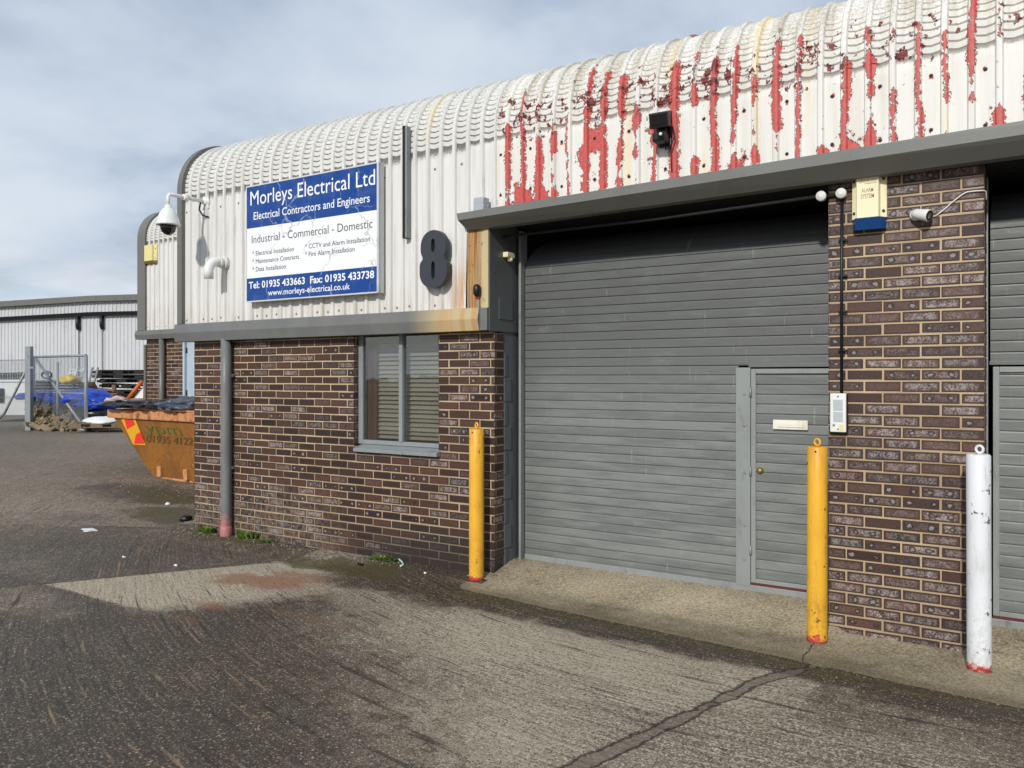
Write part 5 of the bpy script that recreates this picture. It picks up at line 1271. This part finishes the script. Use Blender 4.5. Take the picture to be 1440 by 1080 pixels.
tag(quick('brown_sack', M_BRWN, lambda b: lump(b, atd(124, 546, 25.5), .26, .3, .2, 7, .3)), 'brown sack behind the blue tarpaulin and right of the gate leaf', 'sack')
tag(quick('stacked_boards', M_WOODD, lambda b: [boxd(b, 49 + i, 118 - i, y, y + 3, 26.2, .5, .005, .01 * i) for i, y in enumerate((545, 541, 537))]), 'dark boards stacked beneath the yellow bundle', 'boards')
tag(quick('wire_roll', M_DARK, lambda b: [b.tube([atd(-14 + 3.5 * k + 2.5 * math.cos(t) , 530 + 4.5 * math.sin(t) - .12 * k, 28 + .02 * t) for t in np.linspace(0, 6.28, 14)], .02, 5) for k in range(14)]), 'dark coils of wire lying on the white cabin roof', 'wire coils')
of = thing('steel_frame', 'orange triangular steel frame with white board beyond the skip', 'frame', tuple(atd(188, 566, 18)))
def _of(b):
    b.tube([atd(180, 561, 18), atd(200, 536, 18)], .045, 6); b.tube([atd(176, 564.5, 18), atd(204, 564, 18)], .06, 6); b.tube([atd(203, 537, 18), atd(203, 565, 18)], .03, 6)
quick('tube', M_ORANGE, _of, of)
quick('board', M_WHT, lambda b: b.loft([[atd(187, 560, 18.05), atd(202, 560, 18.05), atd(202, 543, 18.05)], [atd(187, 560, 18.1), atd(202, 560, 18.1), atd(202, 543, 18.1)]]), of)

# ------------------------------------------------------------------ small things on the ground
m_leaf, _g = newmat('weed_leaf'); _p = _g.pos(); _n = _g.noise(_p, 60, 3); _g.out(_g.mix(_n, S(62, 92, 28), S(112, 140, 52)), .6, 0, None, .3)
def weed(px, py, n, spread, h, label, seed):
    q = random.Random(seed); c = gnd(px, py, .035); b = MB()
    for i in range(n):
        a = q.uniform(0, 6.28); rr = spread * q.random() ** .7; base = Vector((c.x + rr * math.cos(a), c.y + rr * .45 * math.sin(a), zground(c.x, c.y) - .004))
        base.y = min(base.y, YB - .02)
        tip = base + Vector((math.cos(a) * q.uniform(.01, .05), math.sin(a) * q.uniform(.01, .05), q.uniform(.3, 1) * h)); w = q.uniform(.008, .019)
        s_ = Vector((-math.sin(a), math.cos(a), 0)) * w; mid = base.lerp(tip, .55) + Vector((0, 0, .012))
        i0 = b.add([base, mid - s_, tip, mid + s_]); b.face([i0, i0 + 1, i0 + 2, i0 + 3])
        i0 = b.add([base + Vector((0, 0, .001)), base.lerp(tip, .6) + s_ * .4, tip + Vector((.01, 0, -.004)), base.lerp(tip, .6) - s_ * .9]); b.face([i0, i0 + 1, i0 + 2, i0 + 3])
    tag(b.build('weed', m_leaf, None, False), label, 'weed', 'weeds along the foot of the wall')
weed(290, 748, 90, .11, .06, 'small bright green weed clump left of the downpipe foot', 1)
weed(349, 756, 130, .15, .08, 'largest green weed clump just right of the downpipe foot', 2)
weed(376, 762, 26, .10, .04, 'sparse weed sprig by the wall between two clumps, right of the downpipe', 3)
weed(536, 787, 60, .16, .035, 'low mossy weed patch at the wall foot near the pale hose end', 4)
def gravel():
    q = random.Random(8); b = MB()
    def stone(x, y, s):
        bm = bmesh.new(); bmesh.ops.create_icosphere(bm, subdivisions=1, radius=1)
        for v in bm.verts: v.co = Vector((x + v.co.x * s * q.uniform(.7, 1.3), y + v.co.y * s * q.uniform(.7, 1.3), zground(x, y) + .2 * s + v.co.z * s * .7))
        b.k = q.randrange(3); b.bm(bm)
    for i in range(380):
        t = q.random(); x = -8.35 + 3.6 * t ** 1.3; y = YB - .03 - abs(q.gauss(0, .09)) - (.18 * q.random() if x < -7.6 else 0)
        if x < XL: y += q.uniform(-.25, .25)
        stone(x, y, q.uniform(.003, .011))
    for i in range(120):
        x, y = -10.6 + q.gauss(0, .8), 7.25 + q.gauss(0, .3); stone(x, y, q.uniform(.004, .014))
    for i in range(260):
        x, y = q.uniform(-9, -.2), q.uniform(2.2, 5.2); stone(x, y, q.uniform(.002, .006))
    for i in range(40):
        x, y = XJ + .12 + abs(q.gauss(0, .15)), YSH - .1 + q.uniform(-.06, .04); stone(x, y, q.uniform(.004, .012)); 
    o = b.build('gravel', [painted('gravel_tan', S(122, 104, 76), .9, .2), painted('gravel_grey', S(88, 82, 74), .9, .2), painted('gravel_pale', S(160, 152, 136), .9, .1)], None, False)
    o['kind'] = 'stuff'; tag(o, 'loose gravel and grit scattered along the wall foot and yard', 'gravel')
gravel()
hp = [gnd(552, 787, .02), gnd(560, 790, .02), gnd(566, 797, .01), gnd(567, 802, .0), gnd(563, 803, .0)]
tag(quick('hose_end', painted('pale_green_hose', S(196, 206, 188), .4, .08), lambda b: b.tube([Vector((p.x, p.y, zground(p.x, p.y) + .012)) for p in hp], .009, 8)), 'short pale green hose end on the wet ground by the brick wall', 'hose')
def litter(px, py, w, label, seed, mat):
    q = random.Random(seed); c = gnd(px, py, .0); b = MB(); n = 9; rings = []
    for i in range(2):
        rings.append([])
    poly = [(c.x + math.cos(6.28 * i / n) * w * q.uniform(.4, 1), c.y + math.sin(6.28 * i / n) * w * .6 * q.uniform(.4, 1)) for i in range(n)]
    z = zground(c.x, c.y); b.loft([[Vector((x, y, z + .001)) for x, y in poly], [Vector((x, y, z + .006 + q.uniform(0, .012))) for x, y in poly]])
    tag(b.build('litter', mat), label, 'litter')
litter(126, 747, .16, 'flattened white wrapper lying on the dark slab at the left', 1, M_PLASTW)
litter(174, 783, .03, 'thin pale paper scrap on the dark slab, left of the light concrete', 2, M_PLASTW)
litter(248, 796, .03, 'small white scrap beside the slab joint left of the rust stain', 3, M_PLASTW)
litter(507, 798, .055, 'dark rag-like scrap on the damp ground in front of the brick wall', 4, M_DARK)
def stone1(px, py, s, label, mat, seed):
    c = gnd(px, py, 0); tag(quick('stone', mat, lambda b: lump(b, (c.x, c.y, zground(c.x, c.y) + s * .4), s, s, s * .7, seed, .4, 1.5, 2)), label, 'stone')
stone1(598, 811, .014, 'pale pebble in the puddle left of the first yellow bollard', M_PLASTW, 3)
stone1(236, 714, .035, 'white stone on the mossy ground in front of the skip', M_PLASTW, 4)
stone1(261, 734, .075, 'black broken lump at the left corner of the brick wall', M_DARK, 6)

# ------------------------------------------------------------------ light, sky, camera
sd = Vector((.16, -1, .55)).normalized()
sun = bpy.data.lights.new('sun', 'SUN'); sun.energy = 2.9; sun.angle = R(2.5); sun.color = (1, .96, .90)
so = bpy.data.objects.new('sun', sun); COL.objects.link(so); so.rotation_euler = (-sd).to_track_quat('-Z', 'Y').to_euler(); so.location = (5, -20, 15)
w = bpy.data.worlds.new('World'); scene.world = w; w.use_nodes = True
g = NG(w.node_tree)
sky = g.n('ShaderNodeTexSky', sky_type='NISHITA'); sky.sun_disc = False; sky.sun_elevation = math.asin(sd.z); sky.sun_rotation = math.atan2(sd.x, sd.y); sky.altitude = 50
tc = g.n('ShaderNodeTexCoord').outputs['Generated']; x, y, z = g.sep(tc)
zc = g.m('MAXIMUM', z, .03)
pv = g.n('ShaderNodeCombineXYZ'); g.put(pv.inputs[0], g.m('DIVIDE', x, g.m('ADD', zc, .22))); g.put(pv.inputs[1], g.m('DIVIDE', y, g.m('ADD', zc, .22)))
n1 = g.noise(pv.outputs[0], 1.1, 7, .55, .3); n2 = g.noise(g.mp(pv.outputs[0], (1, 1, 1), (4, 2, 0)), .55, 4, .5); n3 = g.noise(pv.outputs[0], 2.6, 5, .5)
dens = g.m('ADD', g.m('MULTIPLY', n1, .6), g.m('MULTIPLY', n2, .5))
shade = g.step(g.m('MULTIPLY_ADD', n3, .22, dens), .50, .80)
cl = g.ramp(shade, [(0, S(216, 226, 238)), (.45, S(198, 211, 227)), (1, S(158, 175, 199))])
low = g.m('SUBTRACT', 1.0, g.step(z, .05, .20))
cl = g.mix(g.m('MULTIPLY', low, .75), cl, g.ramp(n3, [(.35, S(196, 214, 230)), (.55, S(238, 242, 246))]))
gap = g.m('MULTIPLY', g.step(n1, .56, .66), g.m('MULTIPLY_ADD', low, .45, .12))
b1 = g.n('ShaderNodeBackground'); g.put(b1.inputs[0], sky.outputs[0]); b1.inputs[1].default_value = .10
b2_ = g.n('ShaderNodeBackground'); g.put(b2_.inputs[0], cl); b2_.inputs[1].default_value = 1.0
mx = g.n('ShaderNodeMixShader'); g.put(mx.inputs[0], gap); g.t.links.new(b2_.outputs[0], mx.inputs[1]); g.t.links.new(b1.outputs[0], mx.inputs[2])
ow = g.n('ShaderNodeOutputWorld'); g.t.links.new(mx.outputs[0], ow.inputs[0])

cam = bpy.data.cameras.new('camera'); co = bpy.data.objects.new('camera', cam); COL.objects.link(co)
co.location = (0, 0, H); co.rotation_euler = (R(90), 0, YAW); cam.sensor_width = 36; cam.sensor_fit = 'HORIZONTAL'; cam.lens = 36 * F / 1440
cam.shift_x = 0; cam.shift_y = -(540 - HY) / 1440; cam.clip_start = .05; cam.clip_end = 2000
scene.camera = co
scene.view_settings.view_transform = 'Standard'; scene.view_settings.look = 'None'; scene.view_settings.exposure = 0; scene.view_settings.gamma = 1
scene.cycles.max_bounces = 8; scene.cycles.transparent_max_bounces = 16
